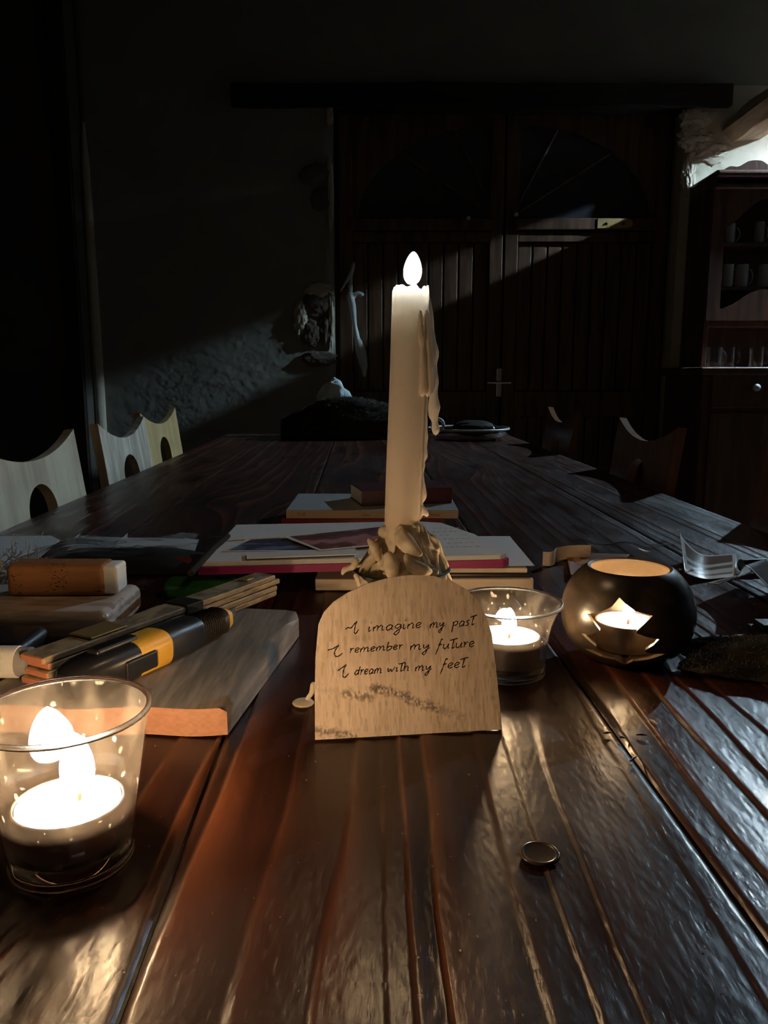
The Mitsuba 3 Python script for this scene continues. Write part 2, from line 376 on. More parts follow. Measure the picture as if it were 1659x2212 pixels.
# ------------------------------------------------------------------ double door
YD = YB + .10
structure('door_1', 'dark double door with arched glazing above and boarded panels below')
dxm = onY(1086, 560, YD)[0]; zr_t, zr_b = onY(1200, 474, YD)[2], onY(1200, 500, YD)[2]
zr2 = onY(1200, 521, YD)[2]
ST = .055
for xa, xb, side in ((DXL + .02, dxm - .004, 'l'), (dxm + .004, DXR - .02, 'r')):
    put('stile', rbox([xa, YD - .02, .02], [xa + ST, YD + .02, DZ], .004), 'm_door', 'door_1')
    put('stile', rbox([xb - ST, YD - .02, .02], [xb, YD + .02, DZ], .004), 'm_door', 'door_1')
    for z0, z1 in ((zr_b - .045, zr_b - .003), (.02, .16), (.75, .86)):
        put('rail', rbox([xa + ST, YD - .018, z0], [xb - ST, YD + .018, z1], .004), 'm_door', 'door_1')
    put('sill_rail', rbox([xa + ST * .7, YD - .034, zr_b], [xb - ST * .7, YD + .02, zr_t], .005), 'm_door', 'door_1')
    n = 9; w = (xb - xa - 2 * ST) / n
    for lo, hi in ((.86, zr_b - .045), (.16, .75)):
        for i in range(n):
            a = xa + ST + i * w
            put('board', rbox([a + .0025, YD - .004, lo], [a + w - .0025, YD + .012, hi], .004, 8), 'm_door', 'door_1')
    # arched head with a fan of glazing bars
    cx, R = dxm, (xb - xa) - ST - .02
    zc = zr_t; sg = -1 if side == 'l' else 1
    arch = sbox(xa + ST * .5, zc, xb - ST * .5, DZ).difference(affinity.scale(Point(cx, zc).buffer(1, 64), R, DZ - zc - .09))
    parts = [move(extrude(g, .034), frame([0, YD + .017, 0], [1, 0, 0], [0, 0, 1], [0, -1, 0])) for g in getattr(arch, 'geoms', [arch]) if g.area > 1e-5]
    put('arched_head', cat(parts), 'm_door', 'door_1', smooth=40)
    for an in (32, 62):
        d = np.array([sg * math.cos(math.radians(an)), 0, math.sin(math.radians(an))])
        p0 = np.array([cx + sg * .03, YD, zc + .01])
        put('glazing_bar', tube([p0 + d * .03, p0 + d * (R * .96 if an < 45 else .52)], .007, 6), 'm_door', 'door_1')
    put('pane', cube([xa + ST * .6, YD + .003, zc], [xb - ST * .6, YD + .006, DZ - .02]), 'm_glass_dark' if False else 'm_darksheet', 'door_1', smooth=False)
hz = onY(1290, 485, YD - .03); hx1 = onY(1366, 485, YD - .03)[0]
hp = sbox(hz[0], zr_b + .006, hx1 - .02, zr_t - .004).union(affinity.scale(Point(hx1 - .02, (zr_t + zr_b) / 2).buffer(.02), 1, .8))
put('hinge_plate', move(extrude(hp, .004), frame([0, YD - .034, 0], [1, 0, 0], [0, 0, 1], [0, -1, 0])), 'm_brass', 'door_1', label='brass plate screwed to the right door leaf')
for f_ in (.25, .72):
    put('screw', trimesh.creation.icosphere(subdivisions=1, radius=.006).apply_translation([hz[0] + (hx1 - hz[0]) * f_, YD - .038, (zr_t + zr_b) / 2]), 'm_iron', 'door_1__hinge_plate')
lk = onY(1077, 826, YD - .03)
put('latch', cat([rbox(lk + [-.012, -.012, -.06], lk + [.012, .012, .06], .004), tube([lk + [-.05, -.02, 0], lk + [.05, -.02, 0]], .006)]), 'm_steel', 'door_1', label='dull metal latch')
for u, v in ((1012, 471), (1115, 463)):
    c = onY(u, v, YD - .04); put('knob', trimesh.creation.icosphere(subdivisions=2, radius=.009).apply_translation(c), 'm_cup', 'door_1')
put('door_stop', cube([DXL, YD + .02, 0], [DXR, YD + .05, zl]), 'm_darkwood', 'door_1', smooth=False)

# pale knotted cord hanging at the left of the door
k = thing('hanging_cord', 'pale knotted cord hanging on the dark door left of the candle', 'cord')
def ch(pts, Y, s): return [(*onY(u, v, Y), r * s) for u, v, r in pts]
s = 3.2 / F
put('loop', chain([ch([(764, 568, 4), (758, 592, 6), (745, 612, 3), (736, 628, 2)], YD - .06, s), ch([(758, 592, 4), (756, 640, 6)], YD - .06, s)], .006), 'm_cup', k, smooth=True)
put('strand', chain([ch([(756, 636, 8), (762, 662, 8), (766, 700, 5), (772, 735, 7)], YD - .06, s), ch([(762, 640, 5), (772, 634, 6), (783, 636, 5)], YD - .06, s)], .006), 'm_cup', k, smooth=True)
put('tassel', chain([ch([(774, 738, 9), (780, 762, 12), (786, 790, 9), (787, 812, 4)], YD - .06, s)], .006), 'm_cup', k, smooth=True)

# ------------------------------------------------------------------ cupboard (dresser) right of the door
hx0, hx2, hyf, hzt = 1.215, 2.08, 3.07, 1.655
k = thing('dresser', 'tall reddish-brown wooden dresser with curved pediment and glazed doors, right of the double door', 'dresser')
by = 2.90; bx0 = 1.14; bzt = .955
put('base', cat([rbox([bx0 + .02, by, .06], [hx2 + .06, YB - .005, bzt - .03], .006), rbox([bx0 + .04, by + .02, 0], [hx2 + .04, YB - .02, .07], .004)]), 'm_hutch', k)
put('counter', rbox([bx0, by - .025, bzt - .03], [hx2 + .08, YB - .005, bzt], .007), 'm_hutch', k)
put('side_panel', rbox([hx0, hyf, bzt], [hx0 + .02, YB - .005, hzt], .003), 'm_hutch', k)
put('side_panel', rbox([hx2 - .02, hyf, bzt], [hx2, YB - .005, hzt], .003), 'm_hutch', k)
put('back_panel', cube([hx0 + .02, YB - .02, bzt], [hx2 - .02, YB - .006, hzt]), 'm_hutch', k, smooth=False)
zs0 = onY(1600, 700, hyf)[2]
put('niche_top', rbox([hx0 + .02, hyf + .004, zs0 - .012], [hx2 - .02, YB - .02, zs0 + .012], .003), 'm_hutch', k)
for v in (528, 622):
    z = onY(1600, v, hyf + .08)[2]
    put('shelf', rbox([hx0 + .02, hyf + .03, z - .014], [hx2 - .02, YB - .02, z], .002), 'm_hutch', k)
put('cornice', cat([rbox([hx0 - .004, hyf - .040, hzt - .016], [hx2 + .03, YB - .005, hzt + .010], .011), rbox([hx0 - .002, hyf - .022, hzt - .054], [hx2 + .016, YB - .005, hzt - .032], .010)]), 'm_hutch', k)
c1, c2 = onY(1548, 366, hyf), onY(1659, 366, hyf)
pw = c2[0] - c1[0]
px_ = np.linspace(0, 1, 200); prof = []
for t in px_:
    X = t * (hx2 - hx0 - .03); q = X / pw
    # humps: a small one then a broad one, mirrored about the middle
    mid = (hx2 - hx0 - .03) / 2; qq = min(X, 2 * mid - X) / pw
    hgt = .024 * math.exp(-((qq - .26) / .15) ** 2) + .046 * math.exp(-(abs(qq - .74) / .32) ** 3) + .055 * math.exp(-((qq - 2.6) / .7) ** 2)
    prof.append((hx0 + .012 + X, hzt + .004 + hgt * min(1, qq * 12)))
pg = Polygon([(hx0 + .012, hzt)] + prof + [(hx2 - .018, hzt)]).buffer(0)
put('pediment', move(extrude(pg, .018), frame([0, hyf + .018, 0], [1, 0, 0], [0, 0, 1], [0, -1, 0])), 'm_hutch', k, smooth=40)
# two glazed doors with scalloped inner frames
dm = (hx0 + hx2) / 2
for xa, xb in ((hx0 + .004, dm - .002), (dm + .002, hx2 - .004)):
    fr = sbox(xa, zs0 + .012, xb, hzt - .052)
    w = xb - xa; zb_, zt_ = zs0 + .012, hzt - .052
    t = np.linspace(0, 1, 60)
    top = [(xa + .05 + (w - .1) * a, zt_ - .03 - .11 * (1 - math.sin(math.pi * a) ** 1.3)) for a in t]
    bot = [(xa + .05 + (w - .1) * a, zb_ + .045 + .07 * math.sin(math.pi * a) ** 2) for a in t[::-1]]
    fr = fr.difference(Polygon(top + bot).buffer(0))
    d = put('glazed_door', move(extrude(fr, .02), frame([0, hyf + .012, 0], [1, 0, 0], [0, 0, 1], [0, -1, 0])), 'm_hutch', k, smooth=40)
    put('pane', trimesh.Trimesh([[xa + .03, hyf + .004, zb_ + .02], [xb - .03, hyf + .004, zb_ + .02], [xb - .03, hyf + .004, zt_ - .02], [xa + .03, hyf + .004, zt_ - .02]], [[0, 1, 2], [0, 2, 3]]), 'm_glasswall', d, smooth=False)
zk = onY(1633, 837, by - .02); dw = (hx2 + .04 - bx0 - .04) / 2
for i in range(2):
    xa = bx0 + .05 + i * dw
    d = put('drawer', rbox([xa, by - .012, zk[2] - .075], [xa + dw - .03, by + .01, zk[2] + .06], .004), 'm_hutch', k)
    put('knob', trimesh.creation.icosphere(subdivisions=2, radius=.014).apply_translation([zk[0] if i == 0 else xa + dw * .6, by - .026, zk[2]]), 'm_cup', d)
    put('base_door', rbox([xa, by - .010, .1], [xa + dw - .03, by + .01, zk[2] - .09], .004), 'm_hutch', k)


def mug(u, v0, v1, w, Y, mat, name, label, cat_, group=None, glass=False):
    b = onY(u, v1, Y); t = onY(u, v0, Y); r = w / 2 * Y / F
    h = t[2] - b[2]; k = thing(name, label, cat_, group); at = (b[0], b[1], b[2])
    if glass: put('body', lathe([(0, .004), (r * .9, .004), (r, h)], 32, at), 'm_glasswall', k, smooth=True); put('foot', lathe([(0, 0), (r * .88, 0), (r * .9, .006), (0, .006)], 32, at), 'm_glass', k)
    else: put('body', lathe([(0, 0), (r * .8, 0), (r, h * .25), (r * .97, h), (r * .88, h), (r * .88, h * .2), (0, .006)], 32, at), mat, k)
    a = np.linspace(-1.3, 1.3, 14)
    put('handle', tube(np.stack([at[0] + r * .93 + r * .7 * np.cos(a), 0 * a + at[1] - r * .25, at[2] + h * .5 + h * .32 * np.sin(a)], 1), r * .09, 8), 'm_glasswall' if glass else mat, k)
    return k


ysh = hyf + .10
zsh = [onY(1600, v, hyf + .08)[2] for v in (528, 622)]
def vat(u, z, Y):  # pixel row of a height
    return next(v for v in range(200, 1300) if onY(u, v, Y)[2] <= z)
mug(1571, 484, vat(1571, zsh[0], ysh), 28, ysh, 'm_cup', 'jug', 'pale jug on the upper shelf of the dresser', 'jug')
mug(1638, 480, vat(1638, zsh[0], ysh), 20, ysh, 'm_cup', 'beaker', 'dim pale beaker on the upper shelf of the dresser, right of the jug', 'beaker')
mug(1568, 572, vat(1568, zsh[1], ysh), 26, ysh, 'm_cup', 'mug', 'pale mug at the left end of the lower shelf in the dresser', 'mug')
mug(1600, 572, vat(1600, zsh[1], ysh), 26, ysh, 'm_cup', 'mug', 'pale mug with handle on the lower dresser shelf, second from the left', 'mug')
mug(1648, 572, vat(1648, zsh[1], ysh), 24, ysh, 'm_cup', 'mug', 'pale mug at the right on the lower dresser shelf, by the frame edge', 'mug')
yc = by + .04
for u, lb in ((1541, 'left one of the two handled glasses on the dresser counter'), (1570, 'right one of the two handled glasses standing close together on the dresser counter'), (1632, 'single handled glass on the dresser counter near the right edge')):
    mug(u, 750, vat(u, bzt, yc), 30, yc, None, 'glass_mug', lb, 'glass mug', glass=True)

# rough beam end coming out of the wall above the dresser
e0 = onY(1562, 262, YB + .05); e1 = onY(1645, 322, YB + .05)
def hewn(x0, x1, z0, z1, ya, yb, seed):
    n = 14; t = np.linspace(0, 1, n); V = []
    for i in range(n):
        y = yb + (ya - yb) * t[i]; j = lambda q: .010 * (meshkit.noise(np.array([[q * 7.1, y * 9, seed]]), seed)[0] - .5)
        V.append([[x0 + j(1) + .02, y, z0 + j(2)], [x1 + j(3), y, z0 + j(4) + .01], [x1 + j(5), y, z1 + j(6)], [x0 + j(7), y, z1 + j(8)], [x0 - .02 + j(9), y, z0 + (z1 - z0) * .45]])
    V = np.array(V).reshape(-1, 3); Fc = []
    for i in range(n - 1):
        for jx in range(5):
            a, b, c_, d_ = i * 5 + jx, i * 5 + (jx + 1) % 5, (i + 1) * 5 + (jx + 1) % 5, (i + 1) * 5 + jx
            Fc += [[a, b, c_], [a, c_, d_]]
    for o in (0, (n - 1) * 5): Fc += [[o, o + 1, o + 2], [o, o + 2, o + 3], [o, o + 3, o + 4]]
    m = trimesh.Trimesh(V, Fc, process=False); m.fix_normals(); return m
put('ceiling_beam', hewn(e0[0], e0[0] + .13, e1[2] + .012, e0[2], 2.78, YB + .1, 3), 'm_rawbeam', smooth=20, label='rough-hewn pale beam jutting from the wall above the dresser', cat='beam')

# cold white pendant lamp above the dresser (outside the frame)
k = thing('pendant_lamp', 'cold white lamp with a shallow metal shade hanging over the right end of the dresser', 'lamp')
L = LAMP_AT
put('shade', lathe([(.012, .075), (.03, .07), (.085, -.030), (.083, -.030), (.028, .066), (.012, .07), (.012, .075)], 40, L), 'm_shade', k, smooth=40)
put('cord', tube([L + [0, 0, .07], L + [0, 0, .3], [L[0], L[1], 2.5]], .004, 6), 'm_black', k)
put('bulb', trimesh.creation.icosphere(subdivisions=3, radius=.02).apply_translation(L), 'm_flame', k, smooth=True, emit=LAMP_L)

# ================================================================== TABLE
TA = math.atan(-.033); tx = lambda s, y: .026 + s - .033 * y
HW, Y0, Y1 = .421, -.26, 2.385
KNOTS = [(-.22, 1.05, .03, .10), (-.05, 1.32, .035, .13), (.05, 1.02, .03, .12), (-.13, .92, .028, .11), (.19, 1.5, .03, .12), (-.12, .19, .012, .022), (-.3, 1.3, .03, .1), (.12, 1.75, .03, .12), (.015, .80, .025, .09)]


def grain(s, y):
    """(ridge phase field, knot mask) of the worn table top in table coordinates"""
    P = lambda a, b, c: np.stack([s * a, y * b, 0 * s + c], -1)
    ph = s / .0175 + .9 * (meshkit.noise(P(38, .5, 6.1), 3) - .5) * 2 + 1.5 * (meshkit.fbm(P(9, 1.6, 3.3), 2, 4) - .5) * 2 + .35 * (meshkit.fbm(P(55, 7, 1.3), 2, 8) - .5) * 2
    kn = 0 * s
    for (a, b, ra, rb) in KNOTS:
        d2 = ((s - a) / ra) ** 2 + ((y - b) / rb) ** 2
        g = np.exp(-d2 * .5); ph = ph + 3.2 * g * np.sign(.5 if a < 0 else -.5); kn = np.maximum(kn, np.exp(-d2 * 4))
    return ph, kn


def plank(s0, s1, seed):
    gap = .0006
    out_v, out_f, out_c = [], [], []
    base = np.array([[.066, .019, .010], [.056, .017, .010], [.060, .020, .012], [.054, .016, .010], [.060, .020, .012]][seed % 5]) * .45
    for ya, yb, ds, dy in ((Y0, .10, .0022, .012), (.10, .62, .00085, .005), (.62, 1.2, .0013, .008), (1.2, Y1, .002, .013)):
        n, mrow = int((s1 - s0) / ds) + 2, int((yb - ya) / dy) + 2
        S, Yg = np.meshgrid(np.linspace(s0 + gap, s1 - gap, n), np.linspace(ya, yb, mrow))
        off = seed * 3.37
        ph, kn = grain(S, Yg); fr = (ph + off) % 1.0
        cell = np.floor(ph + off)
        amp = meshkit.noise(np.stack([cell * 1.7, Yg * 3, 0 * S + seed], -1), 5)
        amp = np.clip(amp * 1.7 - .35, .04, 1.1)
        st = np.clip(fr / .12, 0, 1); st = st * st * (3 - 2 * st)
        ridge = st * (1 - fr) ** 1.3
        wide = .5 + .5 * np.sin(ph * 1.3 + seed)
        fade = np.clip(1 - (Yg - .42) / .35, .45, 1)
        hgt = -.0013 + .0011 * ridge * (.25 + .95 * amp) * fade + .0004 * meshkit.fbm(np.stack([S * 26, Yg * 5, 0 * S + 4], -1), 3, seed)
        hgt -= .0012 * kn
        hgt = np.minimum(hgt, -.00005)
        e = np.minimum(S - s0, s1 - S); hgt -= .0012 * np.clip(1 - (e - gap) / .003, 0, 1) ** 2
        X = tx(S, Yg); v, f = grid(X, Yg, ZT + hgt)
        tint = .75 + .6 * meshkit.fbm(np.stack([S * 14, Yg * 3, 0 * S + 2 + seed], -1), 3, 6)
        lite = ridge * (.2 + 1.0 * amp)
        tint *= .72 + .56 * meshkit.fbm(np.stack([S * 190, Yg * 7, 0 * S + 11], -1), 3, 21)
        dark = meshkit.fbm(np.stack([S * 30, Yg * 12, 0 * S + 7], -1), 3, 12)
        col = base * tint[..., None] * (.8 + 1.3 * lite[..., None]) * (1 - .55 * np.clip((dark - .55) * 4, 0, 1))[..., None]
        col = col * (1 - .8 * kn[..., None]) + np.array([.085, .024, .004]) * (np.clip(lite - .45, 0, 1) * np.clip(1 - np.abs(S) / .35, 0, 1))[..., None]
        o = sum(map(len, out_v)); out_v.append(v); out_f.append(f + o); out_c.append(np.clip(col, .004, 1).reshape(-1, 3))
    o = sum(map(len, out_v))
    zb = ZT - .04; zt = ZT - .0035
    def P(s_, y_, z_): return [tx(s_, y_), y_, z_]
    bx = np.array([P(s0 + gap, Y0, zt), P(s1 - gap, Y0, zt), P(s1 - gap, Y1, zt), P(s0 + gap, Y1, zt), P(s0 + gap, Y0, zb), P(s1 - gap, Y0, zb), P(s1 - gap, Y1, zb), P(s0 + gap, Y1, zb)])
    bf = np.array([[0, 1, 5], [0, 5, 4], [1, 2, 6], [1, 6, 5], [2, 3, 7], [2, 7, 6], [3, 0, 4], [3, 4, 7], [4, 5, 6], [4, 6, 7], [0, 2, 1], [0, 3, 2]])
    out_v.append(bx); out_f.append(bf + o); out_c.append(np.tile(base * .8, (8, 1)))
    m = trimesh.Trimesh(np.vstack(out_v), np.vstack(out_f), process=False)
    return m, np.vstack(out_c)


k = thing('table', 'long dark worn plank table with raised grain running away from the camera', 'table')
js = [-HW, -.276, -.09, .0955, .281, HW]
for i in range(5):
    m, c = plank(js[i], js[i + 1], i)
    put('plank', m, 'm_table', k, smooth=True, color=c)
A = lambda s, y, z: np.array([tx(s, y), y, z])
def tbox(s0, s1, ya, yb, z0, z1): return move(rbox([s0, ya, z0], [s1, yb, z1], .004), np.array([[1, -.033, 0, .026], [0, 1, 0, 0], [0, 0, 1, 0], [0, 0, 0, 1.]]))
for s_ in (-1, 1): put('apron', tbox(s_ * .35 - .012, s_ * .35 + .012, Y0 + .12, Y1 - .12, ZT - .13, ZT - .04), 'm_darkwood', k)
for y_ in (Y0 + .12, Y1 - .14): put('apron', tbox(-.338, .338, y_, y_ + .024, ZT - .13, ZT - .04), 'm_darkwood', k)
for s_ in (-1, 1):
    for y_ in (Y0 + .15, Y1 - .15): put('leg', tbox(s_ * .35 - .04, s_ * .35 + .04, y_ - .04, y_ + .04, 0, ZT - .04), 'm_darkwood', k)


dv_, df_ = [], []
for i in range(1100):
    y = .14 + .75 * rng.random() ** 1.3; sx_ = rng.uniform(-.40, .40); r = rng.uniform(.00012, .00038) * (1 + y); c = np.array([tx(sx_, y), y, ZT + .00012])
    aa_ = np.sort(rng.uniform(0, 6.28, 4)); o = len(dv_) * 4
    dv_.append(np.stack([c[0] + r * np.cos(aa_), c[1] + 1.6 * r * np.sin(aa_), 0 * aa_ + c[2] + rng.uniform(0, .0002, 4)], 1)); df_ += [[o, o + 1, o + 2], [o, o + 2, o + 3]]
put('dust', trimesh.Trimesh(np.vstack(dv_), df_, process=False), 'm_dust', k, smooth=False, kind='stuff')


# ------------------------------------------------------------------ chairs
def chair(side, yc_, xe, mat, label, group, W=.29, top=.846, dip=.032):
    """side -1: left of the table (front faces +x); xe: x of the panel's front at table height"""
    k = thing('chair', label, 'chair', group)
    lean = .13
    t = np.linspace(-1, 1, 40); w2 = W / 2
    zb_ = .44; Ht = top - zb_
    out = [(-w2 * .88, 0)] + [(-w2, Ht * .5)] + [(w2 * a, Ht - dip * (1 - a * a)) for a in t] + [(w2, Ht * .5), (w2 * .88, 0)]
    hole = [(.042 * math.cos(a) * (1.0 if a > 0 else 1), .335 + (.038 * math.sin(a) if math.sin(a) > 0 else .17 * math.sin(a)) - .03) for a in np.linspace(0, 2 * np.pi, 48, endpoint=False)]
    pan = extrude(Polygon(out, [hole]), .014)
    # local x -> +y world (for both), local y -> up leaning outwards, extrusion -> outwards
    up = np.array([side * math.sin(lean), 0, math.cos(lean)]); outw = np.array([side * math.cos(lean), 0, -math.sin(lean)])
    o = np.array([xe, yc_, .75]) - up * ((.75 - zb_) / math.cos(lean))
    m = move(pan, frame(o, [0, 1, 0], up, outw)); m.fix_normals()
    put('backrest', m, mat, k, smooth=30)
    sx = xe - side * .02
    lo, hi = sorted((sx + side * .02, sx - side * .36))
    put('seat', rbox([lo, yc_ - .165, .43], [hi, yc_ + .165, .455], .008), mat, k)
    for a in (0, 1):
        for b in (-1, 1):
            x_ = sx - side * (.03 + .28 * a); d = np.array([side * (.06 if a == 0 else -.03), b * .05, 0])
            p0 = np.array([x_, yc_ + b * .13, .43]); put('leg', tube([p0, (p0 + d * .5) * [1, 1, .5], (p0 + d) * [1, 1, 0]], [.019, .017, .012], 10), mat, k)
    return k


eL = lambda y: tx(-HW, y); eR = lambda y: tx(HW, y)
chair(-1, 1.005, eL(1.0) - .012, 'm_chair', 'light wooden chair with an arched cut-out, nearest on the left of the table', None)
chair(-1, 1.41, eL(1.41) - .012, 'm_chair2', 'pale streaky wooden chair with an arched cut-out, second along the left side of the table', None, W=.25)
chair(-1, 1.84, eL(1.84) - .055, 'm_chair3', 'yellowish wooden chair with an arched cut-out, farthest along the left side of the table', None)
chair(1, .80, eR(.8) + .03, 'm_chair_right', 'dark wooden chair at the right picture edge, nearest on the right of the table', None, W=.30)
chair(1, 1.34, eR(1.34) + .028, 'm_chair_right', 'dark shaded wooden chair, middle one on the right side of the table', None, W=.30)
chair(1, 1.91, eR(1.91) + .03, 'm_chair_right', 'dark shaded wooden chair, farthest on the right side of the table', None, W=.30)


# ================================================================== CANDLES
def flame_mesh(c, h, r, lean=0.):
    t = np.linspace(0, 1, 22); prof = [(r * (math.sin(math.pi * a ** .74) ** .62) if 0 < a < 1 else 0, h * a) for a in t]
    m = lathe(prof, 24); m.vertices[:, 0] += lean * m.vertices[:, 2]; m.apply_translation(c); return m


def tealight(at, label, R=.0185, hc=.0155, fh=.019, fr=.0045, off=(0, 0), glow=1.0, wl=.003):
    k = thing('tealight', label, 'candle'); at = np.asarray(at, float)
    put('cup', lathe([(0, 0), (R * .93, 0), (R * .96, .0008), (R * .98, hc * .5), (R, hc), (R - .0004, hc + .0003), (R - .0009, hc), (R * .95, .001), (0, .001)], 64, at), 'm_alu', k, smooth=40, label='aluminium cup')
    a = np.linspace(0, R - .001, 8)
    put('wax', lathe([(0, .0012), (R * .93, .0012), (R - .0012, hc - wl + .001), (R * .8, hc - wl), (R * .4, hc - wl - .0004), (0, hc - wl - .0006)], 64, at), 'm_tealwax', k, smooth=40)
    w0 = at + [off[0], off[1], hc - wl - .0006]
    put('wick', tube([w0, w0 + [.0003, 0, .003], w0 + [.001, 0, .0055]], .0007, 6), 'm_wick', k)
    put('flame', flame_mesh(w0 + [0, 0, .003], fh, fr), 'm_flame', k, smooth=True, emit=FLAME * glow)
    return k


def votive(at, rb, rt, h, label, flare=False, base=.006):
    k = thing('votive_glass', label, 'candle holder'); at = np.asarray(at, float)
    t = np.linspace(0, 1, 26)
    rad = (lambda a: rb + (rt - rb) * (.18 * a + .82 * a ** 3.2)) if flare else (lambda a: rb + (rt - rb) * a)
    wl_ = [(rad(a), base * .6 + (h - base * .6 - .0008) * a) for a in t]
    put('wall', lathe(wl_, 96, at), 'm_glasswall', k, smooth=True)
    put('smear', lathe([(r - .0007, z) for r, z in wl_[2:]], 96, at), 'm_film', k, smooth=True)
    b = [(0, .0026), (rb * .90, .0026), (rb * .975, .0028), (rb * .995, base * .5), (rb * .985, base * .92), (rb * .95, base), (rb * .6, base * .9), (0, base * .88)]
    put('base', lathe(b, 96, at), 'm_glass', k, smooth=50)
    a = np.linspace(0, 2 * np.pi, 13)
    put('foot_ring', lathe([(rb * .955 + .0011 * math.cos(x), .0013 + .0011 * math.sin(x)) for x in a], 96, at), 'm_rimglass', k, smooth=True)
    put('rim', lathe([(rt - .0002 + .0010 * math.cos(x), h - .0009 + .0010 * math.sin(x)) for x in a], 96, at), 'm_rimglass', k, smooth=True)
    return k


# left, nearest
LV = np.array([-.1087, .2507, ZT])
votive(LV, .0206, .0285, .0555, 'clear straight glass with a burning tealight, large at the lower left', base=.0078)
tealight(LV + [0, 0, .0079], 'brightly burning tealight inside the straight glass at the lower left', R=.0183, hc=.0138, fh=.022, fr=.0058, off=(.002, .004), glow=1.25, wl=.0015)
# right, behind the card
RV = np.array([.0695, .4275, ZT])
votive(RV, .0222, .0302, .042, 'small flared glass with a burning tealight, half hidden behind the right side of the card', flare=True, base=.0062)
tealight(RV + [.000, 0, .0064], 'burning tealight inside the flared glass right of the card', R=.0188, fh=.015, fr=.0042, off=(.0015, .002), wl=.002)
# black pot with a tree-shaped window
PC = np.array([.1455, .454, ZT])
k = thing('tealight_pot', 'round dark glazed ceramic tealight pot with a fir-tree window', 'candle holder')
HP, RP = .0545, .0388
ang = np.linspace(-1.06, .94, 40)
zo = lambda a: HP * .5 + (HP * .5) * math.sin(a) / math.sin(1.06)
outp = [(RP * (math.cos(a) ** .80), HP * .5 + HP * .5 * (math.sin(a) / (math.sin(1.06) if a < 0 else math.sin(.94)))) for a in ang]
th = .0042
inn = [(r - th, max(z, .006)) for r, z in outp[::-1]]
prof = [(0, 0)] + outp + [(outp[-1][0] - .0012, HP + .0007), (outp[-1][0] - .003, HP)] + [q for q in inn if q[1] < HP - .0006] + [(0, .006)]
pot = lathe(prof, 128)
pm = m3.Manifold(m3.Mesh(np.asarray(pot.vertices, np.float32), np.asarray(pot.faces, np.uint32)))
# window traced as angles around the pot: project its outline on the front of the pot
tree_px = [(1338, 1290), (1352, 1302), (1372, 1316), (1410, 1328), (1376, 1357), (1375, 1362), (1398, 1372), (1424, 1380), (1412, 1392), (1394, 1402), (1395, 1408), (1415, 1414), (1440, 1419), (1400, 1428), (1366, 1431), (1352, 1441), (1346, 1441), (1328, 1428), (1300, 1424), (1256, 1411), (1286, 1407), (1288, 1398), (1268, 1384), (1254, 1373), (1278, 1370), (1297, 1360), (1284, 1345), (1268, 1328), (1298, 1320), (1322, 1308)]
pd = np.array([PC[0], PC[1], 0]) / np.linalg.norm(PC[:2]); toward = -np.array([pd[0], pd[1], 0])   # towards the camera in plan
side_ = np.cross(toward, [0, 0, 1]); side_ = -side_ if side_[0] < 0 else side_
pts = []
for u, v in tree_px:
    d = ray(u, v); n_ = toward; q = PC + [0, 0, HP * .5] + toward * RP * .86
    hit = EYE + d * (np.dot(q - EYE, n_) / np.dot(d, n_)); rel = hit - PC
    pts.append((np.dot(rel, side_), rel[2]))
tp = Polygon(pts).buffer(0).buffer(.0003).buffer(-.0003)
cut = extrude(tp, .05)
M = frame([0, 0, 0], side_, [0, 0, 1], np.cross(side_, [0, 0, 1]))
cut.apply_transform(M)
if np.dot(np.cross(side_, [0, 0, 1]), toward) < 0: cut.apply_translation(toward * .05)
cm = m3.Manifold(m3.Mesh(np.asarray(cut.vertices, np.float32), np.asarray(cut.faces, np.uint32)))
pm = pm - cm
put('body', tm(pm.translate(PC.tolist())), 'm_pot', k, smooth=28)
tealight(PC + [0, 0, .0062], 'burning tealight inside the dark pot with the tree window', R=.0186, hc=.0158, fh=.0105, fr=.0036, off=(.001, .001), glow=.8, wl=.002)

# tall candle ------------------------------------------------------------
CY = .428
cb, ct = onY(868, 1141, CY), onY(887, 640, CY); ct[1] = CY
RC = .0097
ax = (ct - cb) / np.linalg.norm(ct - cb); LC = np.linalg.norm(ct - cb) + .0042
k = thing('candle', 'tall cream candle with wax runs burning in the middle of the picture', 'candle')
xax = np.array([1, 0, 0.]) - ax * ax[0]; xax /= np.linalg.norm(xax); yax = np.cross(ax, xax)
MC = frame(cb, xax, yax, ax)
n = 96; a = np.arange(n) * 2 * np.pi / n
zz = np.r_[np.linspace(-.004, LC - .004, 60), LC - .002]
rimz = LC + .0009 * np.sin(3 * a + 1.0) + .0012 * np.sin(5 * a + 2.2) * .6 + .0008 * np.sin(8 * a)
V, rows = [], []
for z in zz: V.append(np.stack([RC * (1 + .012 * np.sin(z * 60)) * np.cos(a), RC * np.sin(a), 0 * a + z], 1))
V.append(np.stack([(RC - .0004) * np.cos(a), (RC - .0004) * np.sin(a), rimz], 1))
V.append(np.stack([(RC - .0012) * np.cos(a), (RC - .0012) * np.sin(a), rimz], 1))
for f_, dz in ((.78, -.0035), (.6, -.0058), (.35, -.0064), (.06, -.0066)): V.append(np.stack([RC * f_ * np.cos(a), RC * f_ * np.sin(a), 0 * a + LC + dz], 1))
mrow = len(V); V = np.vstack(V)
i, j = np.meshgrid(np.arange(mrow - 1), np.arange(n), indexing='ij')
q = np.stack([i * n + j, i * n + (j + 1) % n, (i + 1) * n + (j + 1) % n, (i + 1) * n + j], -1).reshape(-1, 4)
m = trimesh.Trimesh(V, np.vstack([q[:, [0, 1, 2]], q[:, [0, 2, 3]]]), process=False)
put('shaft', move(m, MC), 'm_wax', k, smooth=True)
PXM = CY * .99 / F   # metres per pixel at the candle
z1_ = lambda x, y: (x / 4.61 + 780, y / 4.61 + 520)
